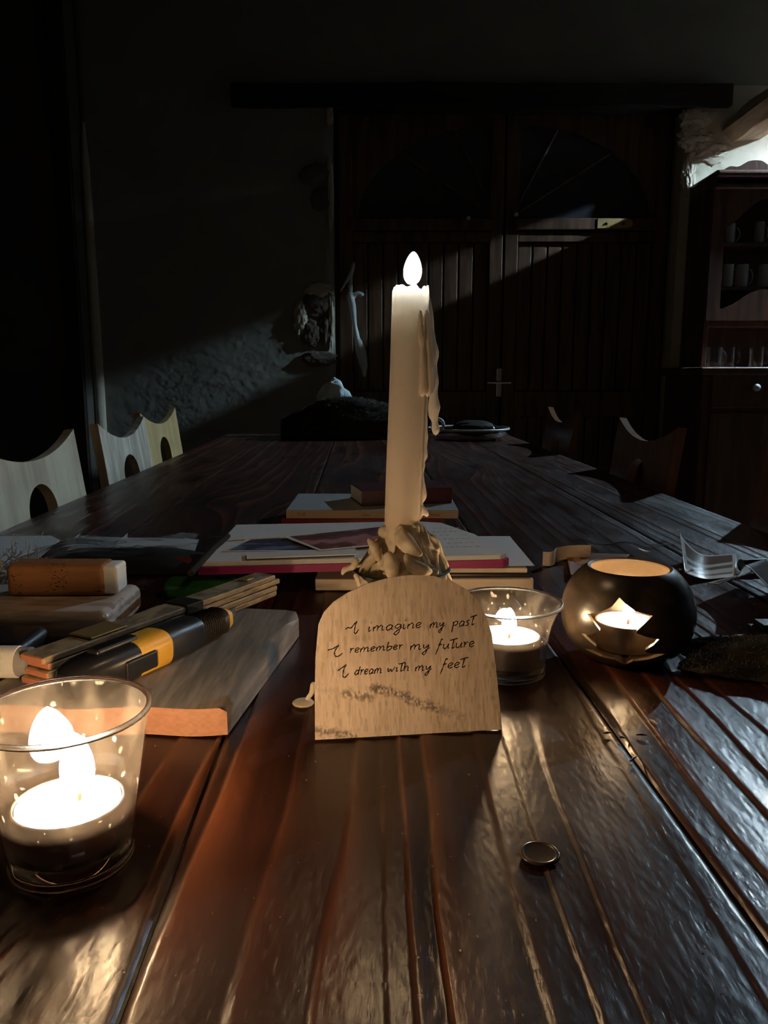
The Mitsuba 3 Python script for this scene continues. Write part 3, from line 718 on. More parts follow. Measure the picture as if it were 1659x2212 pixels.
z2_ = lambda x, y: (x / 4.74 + 680, y / 4.74 + 950)
def drip(pts, zoom, f, dy=0.):
    return [(*onY(*zoom(x, y), CY + dy + (o[0] if o else 0)), 1.22 * r / f * PXM) for x, y, r, *o in pts]
d1 = drip([(632, 475, 26), (655, 560, 26), (676, 660, 26), (690, 770, 30), (694, 880, 28), (706, 1010, 34), (728, 1120, 44), (712, 1230, 34), (728, 1320, 30), (742, 1405, 30), (722, 1480, 34), (722, 1560, 36), (728, 1660, 54), (718, 1735, 42), (738, 1800, 22), (742, 1865, 36), (744, 1905, 33)], z1_, 4.61)
d1b = drip([(640, 700, 26), (652, 900, 34), (660, 1100, 40), (668, 1300, 46), (660, 1430, 42), (664, 1530, 26)], z1_, 4.61, -.004)
d2 = drip([(585, 700, 14), (592, 900, 26), (594, 985, 34), (606, 1050, 14), (612, 1200, 24), (612, 1400, 30), (610, 1520, 32)], z1_, 4.61, -.0078)
d3 = drip([(640, 1540, 28), (626, 1700, 30), (626, 1880, 30), (634, 1960, 30), (620, 2050, 30), (628, 2150, 32)], z1_, 4.61)
d4 = drip([(1090, 0, 30), (1110, 100, 34), (1122, 175, 32), (1095, 215, 22), (1100, 265, 30), (1082, 330, 24), (1088, 420, 30), (1100, 520, 36), (1110, 585, 34), (1076, 640, 22), (1080, 700, 32), (1070, 800, 24)], z2_, 4.74)
d5 = drip([(1080, 690, 30), (1120, 730, 28), (1146, 768, 22)], z2_, 4.74)
put('wax_run', chain([d1, d1b], .0012, 5), 'm_waxdrip', k, smooth=True)
put('wax_run', chain([d2], .0012, 4), 'm_waxdrip', k, smooth=True)
put('wax_run', chain([d3, d4, d5], .0012, 4), 'm_waxdrip', k, smooth=True)
wt = cb + ax * (LC - .0066)
put('wick', tube([wt, wt + ax * .005, wt + ax * .0085 + [.0005, 0, 0], wt + ax * .011 + [-.0008, 0, 0]], .0008, 6), 'm_wick', k)
fc = onY(890, 616, CY)
put('flame', flame_mesh(fc, .0172, .0049, .04), 'm_flame', k, smooth=True, emit=FLAME * 1.9)

# candlestick with a drip pan, buried in old wax
k = thing('candlestick', 'dark metal candlestick with drip pan, covered by lumps of old wax, behind the card', 'candlestick')
sx, sz = float(cb[0]), float(cb[2])
pan = onY(850, 1240, CY)[2]
put('stem', lathe([(0, 0), (.020, 0), (.021, .002), (.017, .005), (.006, .009), (.0045, .03), (.006, .034), (.0045, pan - ZT - .008), (0, pan - ZT - .008)], 48, (sx, CY + .001, ZT)), 'm_iron', k)
put('drip_pan', lathe([(0, -.011), (.008, -.010), (.019, -.004), (.0272, .003), (.0262, .0035), (.018, -.002), (.008, -.006), (0, -.007)], 64, (sx, CY, pan)), 'm_iron', k)
rw = np.random.default_rng(4)
segs = []
for i in range(70):
    an = rw.uniform(0, 2 * np.pi) if i > 44 else math.pi + rw.uniform(-.1, 1.1) * math.pi
    r0, r1 = RC * rw.uniform(.85, 1.15), rw.uniform(.013, .0285)
    zt_ = sz - rw.uniform(-.002, .020); ze = pan + rw.uniform(-.003, .005) - (r1 > .025) * .006
    nb = 6; pts = []
    for j_ in range(nb):
        t_ = j_ / (nb - 1); rr = r0 + (r1 - r0) * t_ ** rw.uniform(.7, 1.1); z_ = zt_ + (ze - zt_) * t_ ** 1.05
        a_ = an + rw.normal(0, .09); rr *= 1 + rw.normal(0, .04)
        pts.append((sx + rr * math.cos(a_), CY + rr * math.sin(a_), z_, rw.uniform(.0010, .0030) * (1.1 - .2 * t_)))
    segs.append(pts)
core = [[(sx, CY, sz + .0005, .0100), (sx, CY, sz - .012, .0125), (sx, CY, pan + .003, .0135)]]
put('wax_lump', chain(segs + core, .0009, 2), 'm_waxlump', k, smooth=True, label='yellowish lumps of melted wax')
fan = chain([[(*onY(*z2_(x, y), CY - o), r / 4.74 * PXM) for x, y, r, o in seg] for seg in (
    [(900, 930, 40, .012), (900, 1000, 90, .012), (930, 1060, 100, .015), (1000, 1120, 70, .018), (1080, 1170, 30, .02)],
    [(760, 1200, 60, .022), (780, 1290, 80, .024), (790, 1360, 70, .025)],
    [(940, 1200, 40, .02), (1000, 1290, 70, .023), (1100, 1340, 80, .022), (1170, 1350, 40, .02)],
    [(1180, 980, 30, .002), (1240, 1040, 40, .0), (1270, 1120, 40, -.0), (1300, 1200, 30, .0), (1345, 1290, 34, 0), (1320, 1380, 30, 0)],
    [(560, 1030, 30, .008), (600, 1080, 50, .010), (640, 1180, 50, .014), (650, 1220, 34, .016)],
    [(420, 1240, 40, .010), (400, 1300, 34, .012), (300, 1330, 30, .006), (285, 1370, 20, .006)],
    [(420, 1390, 30, .016), (445, 1440, 26, .017), (455, 1500, 24, .017)])], .0011, 3)
put('wax_fan', fan, 'm_waxlump', k, smooth=True)
# drip of wax on the table beside the card
wd = onz(655, 1521)
k = thing('wax_drip', 'round drop of pale wax on the table at the left foot of the card', 'wax')
put('disc', lathe([(0, 0), (.0052, 0), (.0056, .0007), (.0048, .0015), (0, .0017)], 32, wd + [0, 0, .0001]), 'm_waxlump', k, smooth=True)
put('strand', chain([[(wd[0] + .002, wd[1] + .002, ZT + .002, .0012), (wd[0] + .0042, wd[1] + .002, ZT + .005, .0013), (wd[0] + .0052, wd[1] + .003, ZT + .009, .0018)]], .0008, 2), 'm_waxlump', k, smooth=True)

# ------------------------------------------------------------------ the written card
k = thing('note_card', 'arch-topped piece of light plywood with three handwritten lines, leaning on the candlestick', 'card')
out_px = [(681, 1600), (680, 1500), (682, 1420), (688, 1350), (700, 1323), (720, 1301), (750, 1281), (790, 1262), (840, 1248), (888, 1242), (935, 1244), (975, 1254), (1008, 1273), (1034, 1300), (1052, 1335), (1062, 1370), (1071, 1440), (1085, 1577)]
ol = np.array([card_uw(*q) for q in out_px]); ol[0, 1] = ol[-1, 1] = .0003
CT = .0026
MB = frame(CBL, CU, CW, -CN)      # local z runs away from the camera
m = move(extrude(Polygon(ol), CT), frame(CBL, CU, CW, -CN)); m.fix_normals()
put('panel', m, 'm_card', k, smooth=20)
GL = {  # strokes in a box one unit wide, x height 1, ascender 1.9, descender -1
    'a': [[(.85, .8), (.55, 1), (.15, .65), (.2, .1), (.5, 0), (.85, .5), (.88, .9), (.86, .15), (1.05, .1)]],
    'b': [[(.15, 1.9), (.15, .1), (.5, 0), (.9, .4), (.75, .85), (.4, .8), (.2, .5)], [(.85, .7), (1.05, .75)]],
    'd': [[(.8, .8), (.45, .95), (.1, .5), (.25, .05), (.6, .15), (.85, .7), (.92, 1.7), (.88, .3), (1.05, .1)]],
    'e': [[(.05, .35), (.5, .5), (.9, .8), (.6, 1.05), (.2, .8), (.15, .3), (.5, 0), (1.0, .25)]],
    'g': [[(.9, .85), (.5, 1.0), (.15, .6), (.4, .2), (.8, .5), (.92, .9), (.85, -.4), (.55, -1.0), (.2, -.9), (.4, -.4), (1.1, .3)]],
    'h': [[(.1, 1.8), (.1, 0)], [(.1, .6), (.5, 1), (.8, .8), (.8, .1), (1.05, .1)]],
    'i': [[(.3, .95), (.35, .05), (.9, .2)], [(.48, 1.6), (.56, 1.75)]],
    'm': [[(.02, .85), (.08, 0)], [(.07, .5), (.28, 1), (.42, .85), (.42, .05)], [(.42, .55), (.65, 1), (.82, .85), (.84, .1), (1.05, .15)]],
    'n': [[(.1, .95), (.12, 0)], [(.13, .5), (.5, 1), (.8, .8), (.82, .1), (1.05, .12)]],
    'p': [[(.2, 1.05), (.12, -1.0)], [(.0, .8), (.5, 1.05), (.9, .85), (.7, .35), (.2, .3)]],
    'r': [[(.1, .9), (.25, 1), (.28, 0)], [(.28, .5), (.6, .95), (1.0, .85)]],
    's': [[(.9, .95), (.5, 1.0), (.25, .75), (.75, .4), (.6, .05), (.1, .1)]],
    't': [[(.55, 1.8), (.5, .2), (.7, 0), (1.05, .25)], [(-.3, 1.55), (1.3, 1.85)]],
    'f': [[(.95, 1.75), (.65, 1.95), (.5, 1.3), (.3, 0), (.1, -1.0)], [(.2, .8), (.95, .95)]],
    'u': [[(.1, .95), (.12, .3), (.35, 0), (.75, .4), (.85, .95), (.85, .15), (1.1, .1)]],
    'w': [[(.05, .9), (.15, .1), (.45, .6), (.6, .05), (.95, .95)]],
    'y': [[(.1, .95), (.2, .35), (.5, .3), (.85, .9), (.75, -.2), (.5, -1.0), (.2, -.8), (.5, -.3), (1.15, .35)]],
}
WD = {'m': 1.55, 'w': 1.4, 'i': .55, 't': .7, 'r': .75, 's': .75, 'f': .75, 'e': .8}


def curve(p, n=7):
    p = np.asarray(p, float)
    if len(p) < 3: return p
    q = np.vstack([2 * p[0] - p[1], p, 2 * p[-1] - p[-2]]); o = []
    for i in range(1, len(q) - 2):
        for t in np.linspace(0, 1, n, endpoint=False):
            a, b, c, d = q[i - 1], q[i], q[i + 1], q[i + 2]
            o.append(.5 * (2 * b + (c - a) * t + (2 * a - 5 * b + 4 * c - d) * t * t + (3 * b - a - 3 * c + d) * t ** 3))
    return np.array(o + [p[-1]])


def ribbons(strokes, w=.00046):
    """pen strokes, in pixels of the zoomed card, as thin raised strips on the card"""
    ms = []
    for s_ in strokes:
        P = np.array([card_uw(x / 3.77 + 660, y / 3.77 + 1280) for x, y in curve(s_)])
        d = np.gradient(P, axis=0); d /= np.linalg.norm(d, axis=1, keepdims=True) + 1e-12; nn = np.stack([-d[:, 1], d[:, 0]], 1) * w / 2
        nn *= (1 + .25 * np.sin(np.arange(len(P)) * .9))[:, None]
        A_, B_ = P + nn, P - nn
        for i in range(len(P) - 1):
            qd = np.array([A_[i], A_[i + 1], B_[i + 1], B_[i]])
            ms.append(np.c_[qd, np.zeros(4)])
    V = np.vstack(ms); F_ = np.vstack([[[4 * i, 4 * i + 1, 4 * i + 2], [4 * i, 4 * i + 2, 4 * i + 3]] for i in range(len(ms))])
    W3 = CBL + V[:, :1] * CU + V[:, 1:2] * CW + CN * .00012
    return trimesh.Trimesh(W3, F_, process=False)


def word(txt, x0, x1, y0, y1, xh, slant=.22):
    ws = [WD.get(c, 1.0) for c in txt]; tot = sum(ws); st, x = [], x0
    for c, w in zip(txt, ws):
        cw = (x1 - x0) * w / tot
        for s_ in GL[c]:
            st.append([(x + cw * (.06 + .86 * a) + slant * b * xh, y0 + (y1 - y0) * ((x + cw * a - x0) / (x1 - x0)) - b * xh) for a, b in s_])
        x += cw
    return st


l1 = [[(325, 300), (345, 285), (368, 290), (392, 262), (418, 232)], [(418, 232), (404, 275), (398, 322), (408, 333), (432, 302)]]
l1 += word('imagine', 500, 942, 318, 285, 42) + word('my', 1005, 1128, 290, 280, 42) + word('past', 1188, 1372, 282, 262, 42)
l2 = [[(180, 470), (205, 462), (228, 455), (272, 426)], [(272, 426), (252, 452), (236, 488), (244, 517), (268, 518), (300, 493)]]
l2 += word('remember', 352, 790, 492, 460, 36) + word('my', 842, 1008, 468, 462, 42) + word('future', 1062, 1372, 462, 440, 42)
l3 = [[(262, 636), (298, 612), (332, 585)], [(332, 585), (312, 625), (304, 678), (320, 691), (352, 660)]]
l3 += word('dream', 392, 622, 672, 655, 40) + word('with', 658, 842, 648, 636, 38) + word('my', 884, 1022, 640, 632, 40) + word('feet', 1098, 1300, 622, 606, 42)
for st in (l1, l2, l3): put('handwriting', ribbons(st), 'm_ink', k, smooth=False)

# ================================================================== THINGS ON THE TABLE, LEFT
# weathered board with a sawn end
zb0 = ZT + .0002; BT = .0135
b1, b2 = onz(492, 1588), onz(655, 1362)
dv = (b2 - b1); dv[2] = 0; Lb = np.linalg.norm(dv); dv /= Lb; pv = np.array([dv[1], -dv[0], 0])
Wb = .125
t = np.linspace(0, 1, 40)
near = [(-Wb * a, -.012 * math.sin(a * math.pi * .5) * 1 - .0015 * math.sin(a * 14)) for a in t]
ply_ = Polygon(near + [(-Wb * .98, Lb * .5), (-Wb * .80, Lb), (-.012, Lb), (-.004, Lb - .003), (0, Lb - .012)]).buffer(.001).buffer(-.001)
m = extrude(ply_, BT)
m2 = m3.Manifold(m3.Mesh(np.asarray(m.vertices, np.float32), np.asarray(m.faces, np.uint32)))
m = tm(m2.refine_to_length(.006))
zf = m.vertices[:, 2] / BT; e = -m.vertices[:, 0]
m.vertices[:, 2] -= (zf > .5) * .0022 * np.clip(1 - e / .004, 0, 1) ** 2
m.vertices[:, 2] = np.maximum(m.vertices[:, 2], 0)
m = move(m, frame(b1 * [1, 1, 0] + [0, 0, zb0], pv, dv, [0, 0, 1])); m.fix_normals()
put('wooden_board', m, 'm_board', smooth=35, label='thick weathered grey board with a pinkish sawn end, lying left of the card', cat='board')
ZB = zb0 + BT
# utility knife on the board
k = thing('utility_knife', 'black and yellow utility knife lying on the grey board', 'knife')
ka, kb = onz(205, 1462, ZB + .008), onz(508, 1332, ZB + .006)
kd = kb - ka; Lk = np.linalg.norm(kd); kd /= Lk; ks = np.cross(kd, [0, 0, 1]); ks /= np.linalg.norm(ks); ku = np.cross(ks, kd)
KS = 1.22
ka = ka * [1, 1, 0] + [0, 0, ZB + .0104]; KM = lambda o: frame(ka + kd * o, ks, ku, kd)
def t_at(u):      # distance along the knife where it crosses a given column of the photograph
    ts = np.linspace(-.05, .2, 2000); P = ka + kd * ts[:, None] - EYE
    x = 829.5 + F * P[:, 0] / (P[:, 1] * CP - P[:, 2] * SP); return float(ts[np.abs(x - u).argmin()])


def oval(rx, ry, n=28): return [(rx * math.copysign(abs(math.cos(a)) ** .7, math.cos(a)), ry * math.copysign(abs(math.sin(a)) ** .7, math.sin(a))) for a in np.linspace(0, 2 * np.pi, n, endpoint=False)]
def loft(stations):
    """stations: (t, rx, ry) along the knife"""
    V = []; n = 28
    for t_, rx, ry in stations: V.append([ka + kd * t_ + ks * x * KS + ku * y * KS for x, y in oval(rx, ry, n)])
    mrow = len(V); V = np.array(V).reshape(-1, 3)
    i, j = np.meshgrid(np.arange(mrow - 1), np.arange(n), indexing='ij')
    q = np.stack([i * n + j, i * n + (j + 1) % n, (i + 1) * n + (j + 1) % n, (i + 1) * n + j], -1).reshape(-1, 4)
    V = np.vstack([V, V[:n].mean(0), V[-n:].mean(0)]); kk = len(V)
    c0 = [[kk - 2, (j + 1) % n, j] for j in range(n)]; c1 = [[kk - 1, (mrow - 1) * n + j, (mrow - 1) * n + (j + 1) % n] for j in range(n)]
    m = trimesh.Trimesh(V, np.vstack([q[:, [0, 1, 2]], q[:, [0, 2, 3]], c0, c1]), process=False); m.fix_normals(); return m
t0, t1, t2, t3 = t_at(135), t_at(270), t_at(338), t_at(470)
put('end_cap', loft([(t0, .004, .004), (t0 + .003, .007, .0062), (t0 + .012, .0092, .0078), (t1 - .016, .0098, .0082), (t1, .0098, .0082)]), 'm_black', k, label='black plastic end')
put('body', loft([(t1 - .001, .0092, .0076), (t1, .0095, .008), (t2, .0095, .0082), (t2 + .001, .009, .0076)]), 'm_yellow', k, label='yellow plastic body')
put('slider', rbox([-.004, .0075, -.022], [.004, .0118, .006], .0015).apply_transform(KM(t1)), 'm_black', k)
put('side_tab', rbox([.0102, -.005, -.012], [.0130, .004, .010], .001).apply_transform(KM(t1)), 'm_black', k)
Lg = t3 - t2
st = [(t2 - .001, .0088, .0076), (t2, .0097, .0084)] + [(t2 + Lg * a, .0097 - .0022 * a, .0084 - .0016 * a) for a in np.linspace(.1, .5, 5)]
for i in range(11):
    a_ = .54 + .038 * i; r_ = 1 - .25 * a_
    st += [(t2 + Lg * a_, .0098 * r_, .0086 * r_), (t2 + Lg * a_ + .0011, .0090 * r_, .0077 * r_)]
st += [(t3, .0074, .0066)]
put('grip', loft(st), 'm_blackrub', k, label='black ribbed rubber grip', smooth=35)
put('nose', loft([(t3 - .0005, .0066, .0058), (t3 + .001, .0068, .006), (t3 + .006, .0058, .0048), (t3 + .009, .003, .003)]), 'm_yellow', k)
put('blade', cube([-.0004, -.002, 0], [.0004, .0035, .011]).apply_transform(KM(t3 + .006)), 'm_steel', k, smooth=False)
# folding rule
k = thing('folding_rule', 'old folded wooden rule of stacked laths beside the yellow knife', 'ruler')
ra, rb_ = onz(72, 1482, ZB), onz(578, 1296, ZB - .004)
rd = (rb_ - ra) * [1, 1, 0]; Lr = np.linalg.norm(rd); rd /= Lr; rs = np.cross(rd, [0, 0, 1.])
for i in range(4):
    o = ra * [1, 1, 0] + [0, 0, ZB + .0003 + i * .0040] + rs * (.0006 * (i % 2)) + rd * (.002 * ((i * 7) % 3))
    lath = rbox([-.0085, 0, 0], [.0085, Lr - .002 * (i % 2), .0037], .0009, 8)
    t_ = put('lath', lath.apply_transform(frame(o, rs, rd, [0, 0, 1])), 'm_rule', k)
    put('sawn_end', rbox([-.0082, -.0007, .0003], [.0082, .001, .0034], .0006, 8).apply_transform(frame(o, rs, rd, [0, 0, 1])), 'm_ruleend', t_)
o = ra * [1, 1, 0] + [0, 0, ZB + .0163]
put('joint', rbox([-.0088, Lr * .52, -.0165], [.0098, Lr * .60, .0006], .001).apply_transform(frame(o, rs, rd, [0, 0, 1])), 'm_iron', k)
put('joint', rbox([-.004, Lr * .86, 0], [.004, Lr * .90, .0012], .0006).apply_transform(frame(o, rs, rd, [0, 0, 1])), 'm_brass', k)
put('joint', rbox([-.0085, .03, 0], [.0085, .055, .0012], .0006).apply_transform(frame(o, rs, rd, [0, 0, 1])), 'm_brass', k)
# white bar of soap-like block
s0 = onz(150, 1372)
put('polished_block', rbox([-.30, .474, ZT + .0002], [-.1735, .548, ZT + .0205], .006).apply_translation([0, 0, 0]), 'm_soap', smooth=40, label='pale rounded glossy block lying under the orange-brown bar at the left', cat='block')
ez = ZT + .0207
k = thing('sleeved_eraser', 'orange-brown sleeved bar with a white end, on top of the pale block', 'eraser')
exA, exB, eY = onY(30, 1250, .522)[0], onY(240, 1250, .522)[0], .522
put('sleeve', rbox([exA, eY - .012, ez], [exB, eY + .012, ez + .0215], .004), 'm_cork', k, smooth=40, label='orange-brown sleeve with dark specks')
put('rubber', rbox([exB - .003, eY - .0105, ez + .0012], [exB + .0078, eY + .0105, ez + .0203], .0022), 'm_white', k, smooth=40, label='white rubber end')
pe = onz(60, 1402)
k = thing('pencil_case', 'black case below the pale block at the left edge', 'case')
put('body', rbox([-.31, .424, ZT + .0002], [-.205, .466, ZT + .0165], .006), 'm_black', k, smooth=40)
put('zip', tube([[-.29, .4235, ZT + .010], [-.25, .4232, ZT + .0108], [-.215, .4235, ZT + .010]], .0012, 6), 'm_steel', k)
w_ = onz(20, 1470, ZB)
k = thing('marker', 'whitish marker with a black end at the left edge, next to the folding rule', 'marker')
put('barrel', tube([[w_[0] - .05, w_[1] + .004, ZB + .0085], [w_[0] + .004, w_[1] + .004, ZB + .0085]], .0082, 20), 'm_white', k)
put('cap', tube([[w_[0] + .004, w_[1] + .004, ZB + .0085], [w_[0] + .010, w_[1] + .004, ZB + .0085]], .0076, 20), 'm_wool', k)
# green lighter
g0 = onz(430, 1300)
k = thing('lighter', 'dark green plastic lighter lying behind the folding rule', 'lighter')
put('body', rbox([g0[0] - .03, g0[1] + .006, ZT + .0002], [g0[0] + .026, g0[1] + .03, ZT + .0135], .006), 'm_green', k, smooth=40)
put('hood', rbox([g0[0] + .026, g0[1] + .007, ZT + .001], [g0[0] + .037, g0[1] + .029, ZT + .012], .003), 'm_steel', k, smooth=40)
# wire wool tuft
wc = onY(8, 1300, .56); wc[2] = ez + .004
ms = []
for i in range(150):
    p = wc + rng.normal(0, 1, 3) * [.012, .008, .006]; d = rng.normal(0, 1, 3); pts_ = [p]
    for j in range(6):
        d = d + rng.normal(0, .6, 3); d /= np.linalg.norm(d); p = p + d * .004; p[2] = max(p[2], ZT + .001); pts_.append(p.copy())
    ms.append(tube(pts_, .00028, 4))
put('wire_wool', cat(ms), 'm_wool', smooth=False, label='grey tangle of wire wool at the left edge behind the orange bar', cat='wire wool')
# papers behind
def sheet(pxs, z, th=.0006, mat='m_paper', name='paper_sheet', label='', cat_='paper', parent=None):
    P = [onz(u, v, z)[:2] for u, v in pxs]; m = extrude(Polygon(P).buffer(0), th); m.apply_translation([0, 0, z]); return put(name, m, mat, parent, smooth=False, label=label or None, cat=cat_ if not parent else None)
sheet([(-90, 1262), (-60, 1160), (110, 1158), (130, 1168), (60, 1226)], ZT + .0004, label='flat white sheet of paper at the far left behind the orange bar')
sheet([(100, 1230), (178, 1160), (430, 1166), (405, 1232)], ZT + .0012, label='wide sheet of paper lying under the plastic bag')
k = thing('paper_tray', 'small folded paper tray with raised pale corners behind the plastic bag', 'paper')
z_ = ZT + .002
P4 = [onz(u, v, z_) for u, v in ((140, 1186), (172, 1160), (268, 1160), (256, 1172))]
def tri(a, b, c, th=.0008):
    m = trimesh.Trimesh([*a, *b, *c][:0] or [a, b, c], [[0, 1, 2]], process=False); n_ = m.face_normals[0]
    v = np.vstack([m.vertices, m.vertices + n_ * th]); t = trimesh.Trimesh(v, [[0, 1, 2], [3, 5, 4], [0, 4, 1], [0, 3, 4], [1, 5, 2], [1, 4, 5], [2, 3, 0], [2, 5, 3]], process=False); t.fix_normals(); return t
put('floor', extrude(Polygon([onz(u, v, z_)[:2] for u, v in ((150, 1186), (176, 1162), (262, 1162), (250, 1184))]), .0006).apply_translation([0, 0, z_]), 'm_bookcover', k, smooth=False)
put('flap', tri(onz(131, 1184, z_), onz(160, 1180, z_), onY(172, 1154, onz(165, 1165, z_)[1])), 'm_paper', k, smooth=False)
put('flap', tri(onz(250, 1176, z_), onz(274, 1172, z_), onY(276, 1152, onz(266, 1165, z_)[1])), 'm_paper', k, smooth=False)
# clear plastic bag with dark contents
k = thing('plastic_bag', 'crumpled clear plastic bag behind the orange-brown bar', 'bag')
bc = onz(255, 1248); bcx, bcy = bc[0], bc[1] + .045
n1, n2 = 60, 44
uu, vv = np.meshgrid(np.linspace(-1, 1, n1), np.linspace(-1, 1, n2))
Xb, Yb_ = bcx + .108 * uu + .012 * vv, bcy + .062 * vv
cr = meshkit.fbm(np.stack([uu * 3, vv * 3, 0 * uu], -1), 4, 3)
Zb = ZT + .0022 + .021 * np.clip((1 - uu ** 4) * (1 - vv ** 4), 0, 1) * (.45 + .9 * cr)
m = slab(Xb, Yb_, Zb, .0006)
put('film', trimesh.Trimesh(*grid(Xb, Yb_, Zb), process=False), 'm_sheet', k, smooth=True)
cr2 = meshkit.fbm(np.stack([uu * 2 + 5, vv * 2, 0 * uu], -1), 3, 6)
put('pouch', slab(bcx - .012 + .072 * uu, bcy + .040 * vv, ZT + .0022 + .012 * np.clip((1 - uu ** 4) * (1 - vv ** 4), 0, 1) * (.6 + .6 * cr2), .0008), 'm_blackrub', k, smooth=True, label='dark contents')
rp = onz(392, 1228)
put('cap', tube([rp + [-.006, 0, .006], rp + [.008, 0, .006]], .0042, 14), 'm_redbook', k, label='red cap inside the bag')

# ================================================================== BOOKS IN THE MIDDLE
def book(name, label, x0, x1, y0, y1, z0, th, cover, page, rot=0., cthick=.0012, spine='front', cat_='book', pages_in=.002):
    """a closed book lying flat; spine towards the camera or to the right"""
    k = thing(name, label, cat_); c = np.array([(x0 + x1) / 2, (y0 + y1) / 2, 0]); R_ = rotz(rot, c)
    hx, hy = (x1 - x0) / 2, (y1 - y0) / 2
    q = lambda lo, hi, r=.0006: rbox(lo, hi, r, 8).apply_transform(R_)
    put('cover', q([-hx, -hy, z0], [hx, hy, z0 + cthick]), cover, k)
    put('cover', q([-hx, -hy, z0 + th - cthick], [hx, hy, z0 + th]), cover, k)
    if spine == 'front': put('spine', q([-hx, -hy - .0006, z0], [hx, -hy + .001, z0 + th], .001), cover, k)
    if spine == 'right': put('spine', q([hx - .001, -hy, z0], [hx + .0006, hy, z0 + th], .001), cover, k)
    i = pages_in
    put('pages', q([-hx + i, -hy + (.001 if spine == 'front' else i), z0 + cthick], [hx - (.001 if spine == 'right' else i), hy - i, z0 + th - cthick], .0003), page, k)
    return k, R_, hx, hy


# front pile under the notebook
fy = onz(900, 1276)[1]; X_ = lambda u, y, z: onY(u, 1200, y)[0]
xl_, xr_ = onz(681, 1276)[0], onz(1152, 1276)[0]
book('book', 'pale book at the bottom of the pile behind the candle', xl_, xr_, fy, fy + .125, ZT + .0002, .0092, 'm_cream', 'm_page', .0, .001)
z2 = ZT + .0096
book('book', 'thin dark-covered book, second from the bottom of the pile behind the candle', xl_ + .055, xr_ - .001, fy + .004, fy + .128, z2, .0032, 'm_black', 'm_page', .01, .0005)
z3 = z2 + .0034
kk = thing('paper_pad', 'cream paper pad between the dark book and the magenta notebook', 'pad')
put('sheets', rbox([xl_ + .03, fy + .006, z3], [xr_ - .004, fy + .128, z3 + .0036], .0006).apply_transform(np.eye(4)), 'm_page', kk)
put('top_sheet', slab(*[np.asarray(q) for q in (lambda a, b: (xl_ + .06 + (xr_ - xl_ - .058) * a, fy + .009 + .124 * b, z3 + .0040 + .0012 * a * a * (1 - b)))(*np.meshgrid(np.linspace(0, 1, 20), np.linspace(0, 1, 16)))], .0003), 'm_paper', kk, smooth=True)
z4 = z3 + .0056
na, nb_ = onz(428, 1242, z4), onz(1103, 1225, z4)
nd = (nb_ - na) * [1, 1, 0]; Ln = np.linalg.norm(nd); nd /= Ln; ns = np.array([-nd[1], nd[0], 0])
Dn = .158
k = thing('notebook', 'open notebook with magenta cover and white pages, on top of the pile behind the candle', 'notebook')
NM = frame(na * [1, 1, 0] + [0, 0, z4], nd, ns, [0, 0, 1])
cor = Polygon([(0, 0), (Ln - .006, 0), (Ln, .006), (Ln - .008, Dn * .55), (Ln - .028, Dn * .93), (Ln - .05, Dn), (.015, Dn)]).buffer(0)
put('cover', move(extrude(cor, .0058), NM), 'm_magenta', k, smooth=30, label='magenta cover edge')
put('pages', move(extrude(affinity.translate(affinity.scale(cor, .985, .97), 0, .0005), .0034), NM @ trimesh.transformations.translation_matrix([0, 0, .0059])), 'm_paper', k, smooth=30, label='white pages')
zp = z4 + .0094
# faint handwriting on the right page
hw = []
for r_ in range(6):
    for c_ in range(9):
        x0_ = Ln * .74 + c_ * .0052 + .001 * rng.random(); y0_ = .035 + r_ * .0165
        if rng.random() < .75: hw.append(rbox([x0_, y0_, 0], [x0_ + .0040 * rng.uniform(.5, 1), y0_ + .0011, .00015], .00005, 4))
put('writing', move(cat(hw), NM @ trimesh.transformations.translation_matrix([0, 0, .0094])), 'm_wool', k, smooth=False, kind='stuff')


def photo(quad, z, kind, label, th=.0005, border=.09, tilt=0., name='photo_print'):
    """flat print with a white border; colours per vertex"""
    q = [onz(u, v, z) for u, v in quad]; n = 40
    a, b = np.meshgrid(np.linspace(0, 1, n), np.linspace(0, 1, n))
    P = (q[0][None, None] * ((1 - a) * (1 - b))[..., None] + q[1][None, None] * (a * (1 - b))[..., None] + q[2][None, None] * (a * b)[..., None] + q[3][None, None] * ((1 - a) * b)[..., None])
    m = slab(P[..., 0], P[..., 1], P[..., 2] + th + tilt * b, th)
    e = np.minimum.reduce([a, 1 - a, b, 1 - b]); g = meshkit.fbm(np.stack([a * 5, b * 4, 0 * a + kind], -1), 3, kind)
    inside = np.stack([.05 + .12 * g * (kind == 2), .03 + .05 * g, .035 + .05 * g + .03 * (kind == 1)], -1) * (1.0 + 1.2 * (g > .56))[..., None]
    if kind == 2: inside = inside + np.array([.07, .012, .004]) * (b < .75)[..., None] * g[..., None]
    col = np.where((e < border)[..., None], np.array([.6, .6, .58]), inside).reshape(-1, 3)
    return put(name, m, 'm_photo', None, smooth=True, color=np.vstack([col, col * 0 + .5]), label=label, cat='photo')


photo([(478, 1192), (735, 1190), (800, 1168), (545, 1160)], zp, 1, 'dark photo print with white border on the left of the notebook', border=.03)
sheet([(533, 1208), (770, 1199), (768, 1186), (532, 1196)], zp + .0010, .0009, name='paper_strip', label='white paper strip at the front of the notebook, below the photos')
photo([(690, 1190), (845, 1176), (838, 1136), (612, 1160)], zp + .0022, 2, 'reddish photo print with white border lying over the dark photo', border=.035)
sheet([(492, 1168), (540, 1160), (770, 1152), (640, 1160)], zp + .0004, .0007, name='paper_strip', label='thin white paper edge showing behind the dark photo')
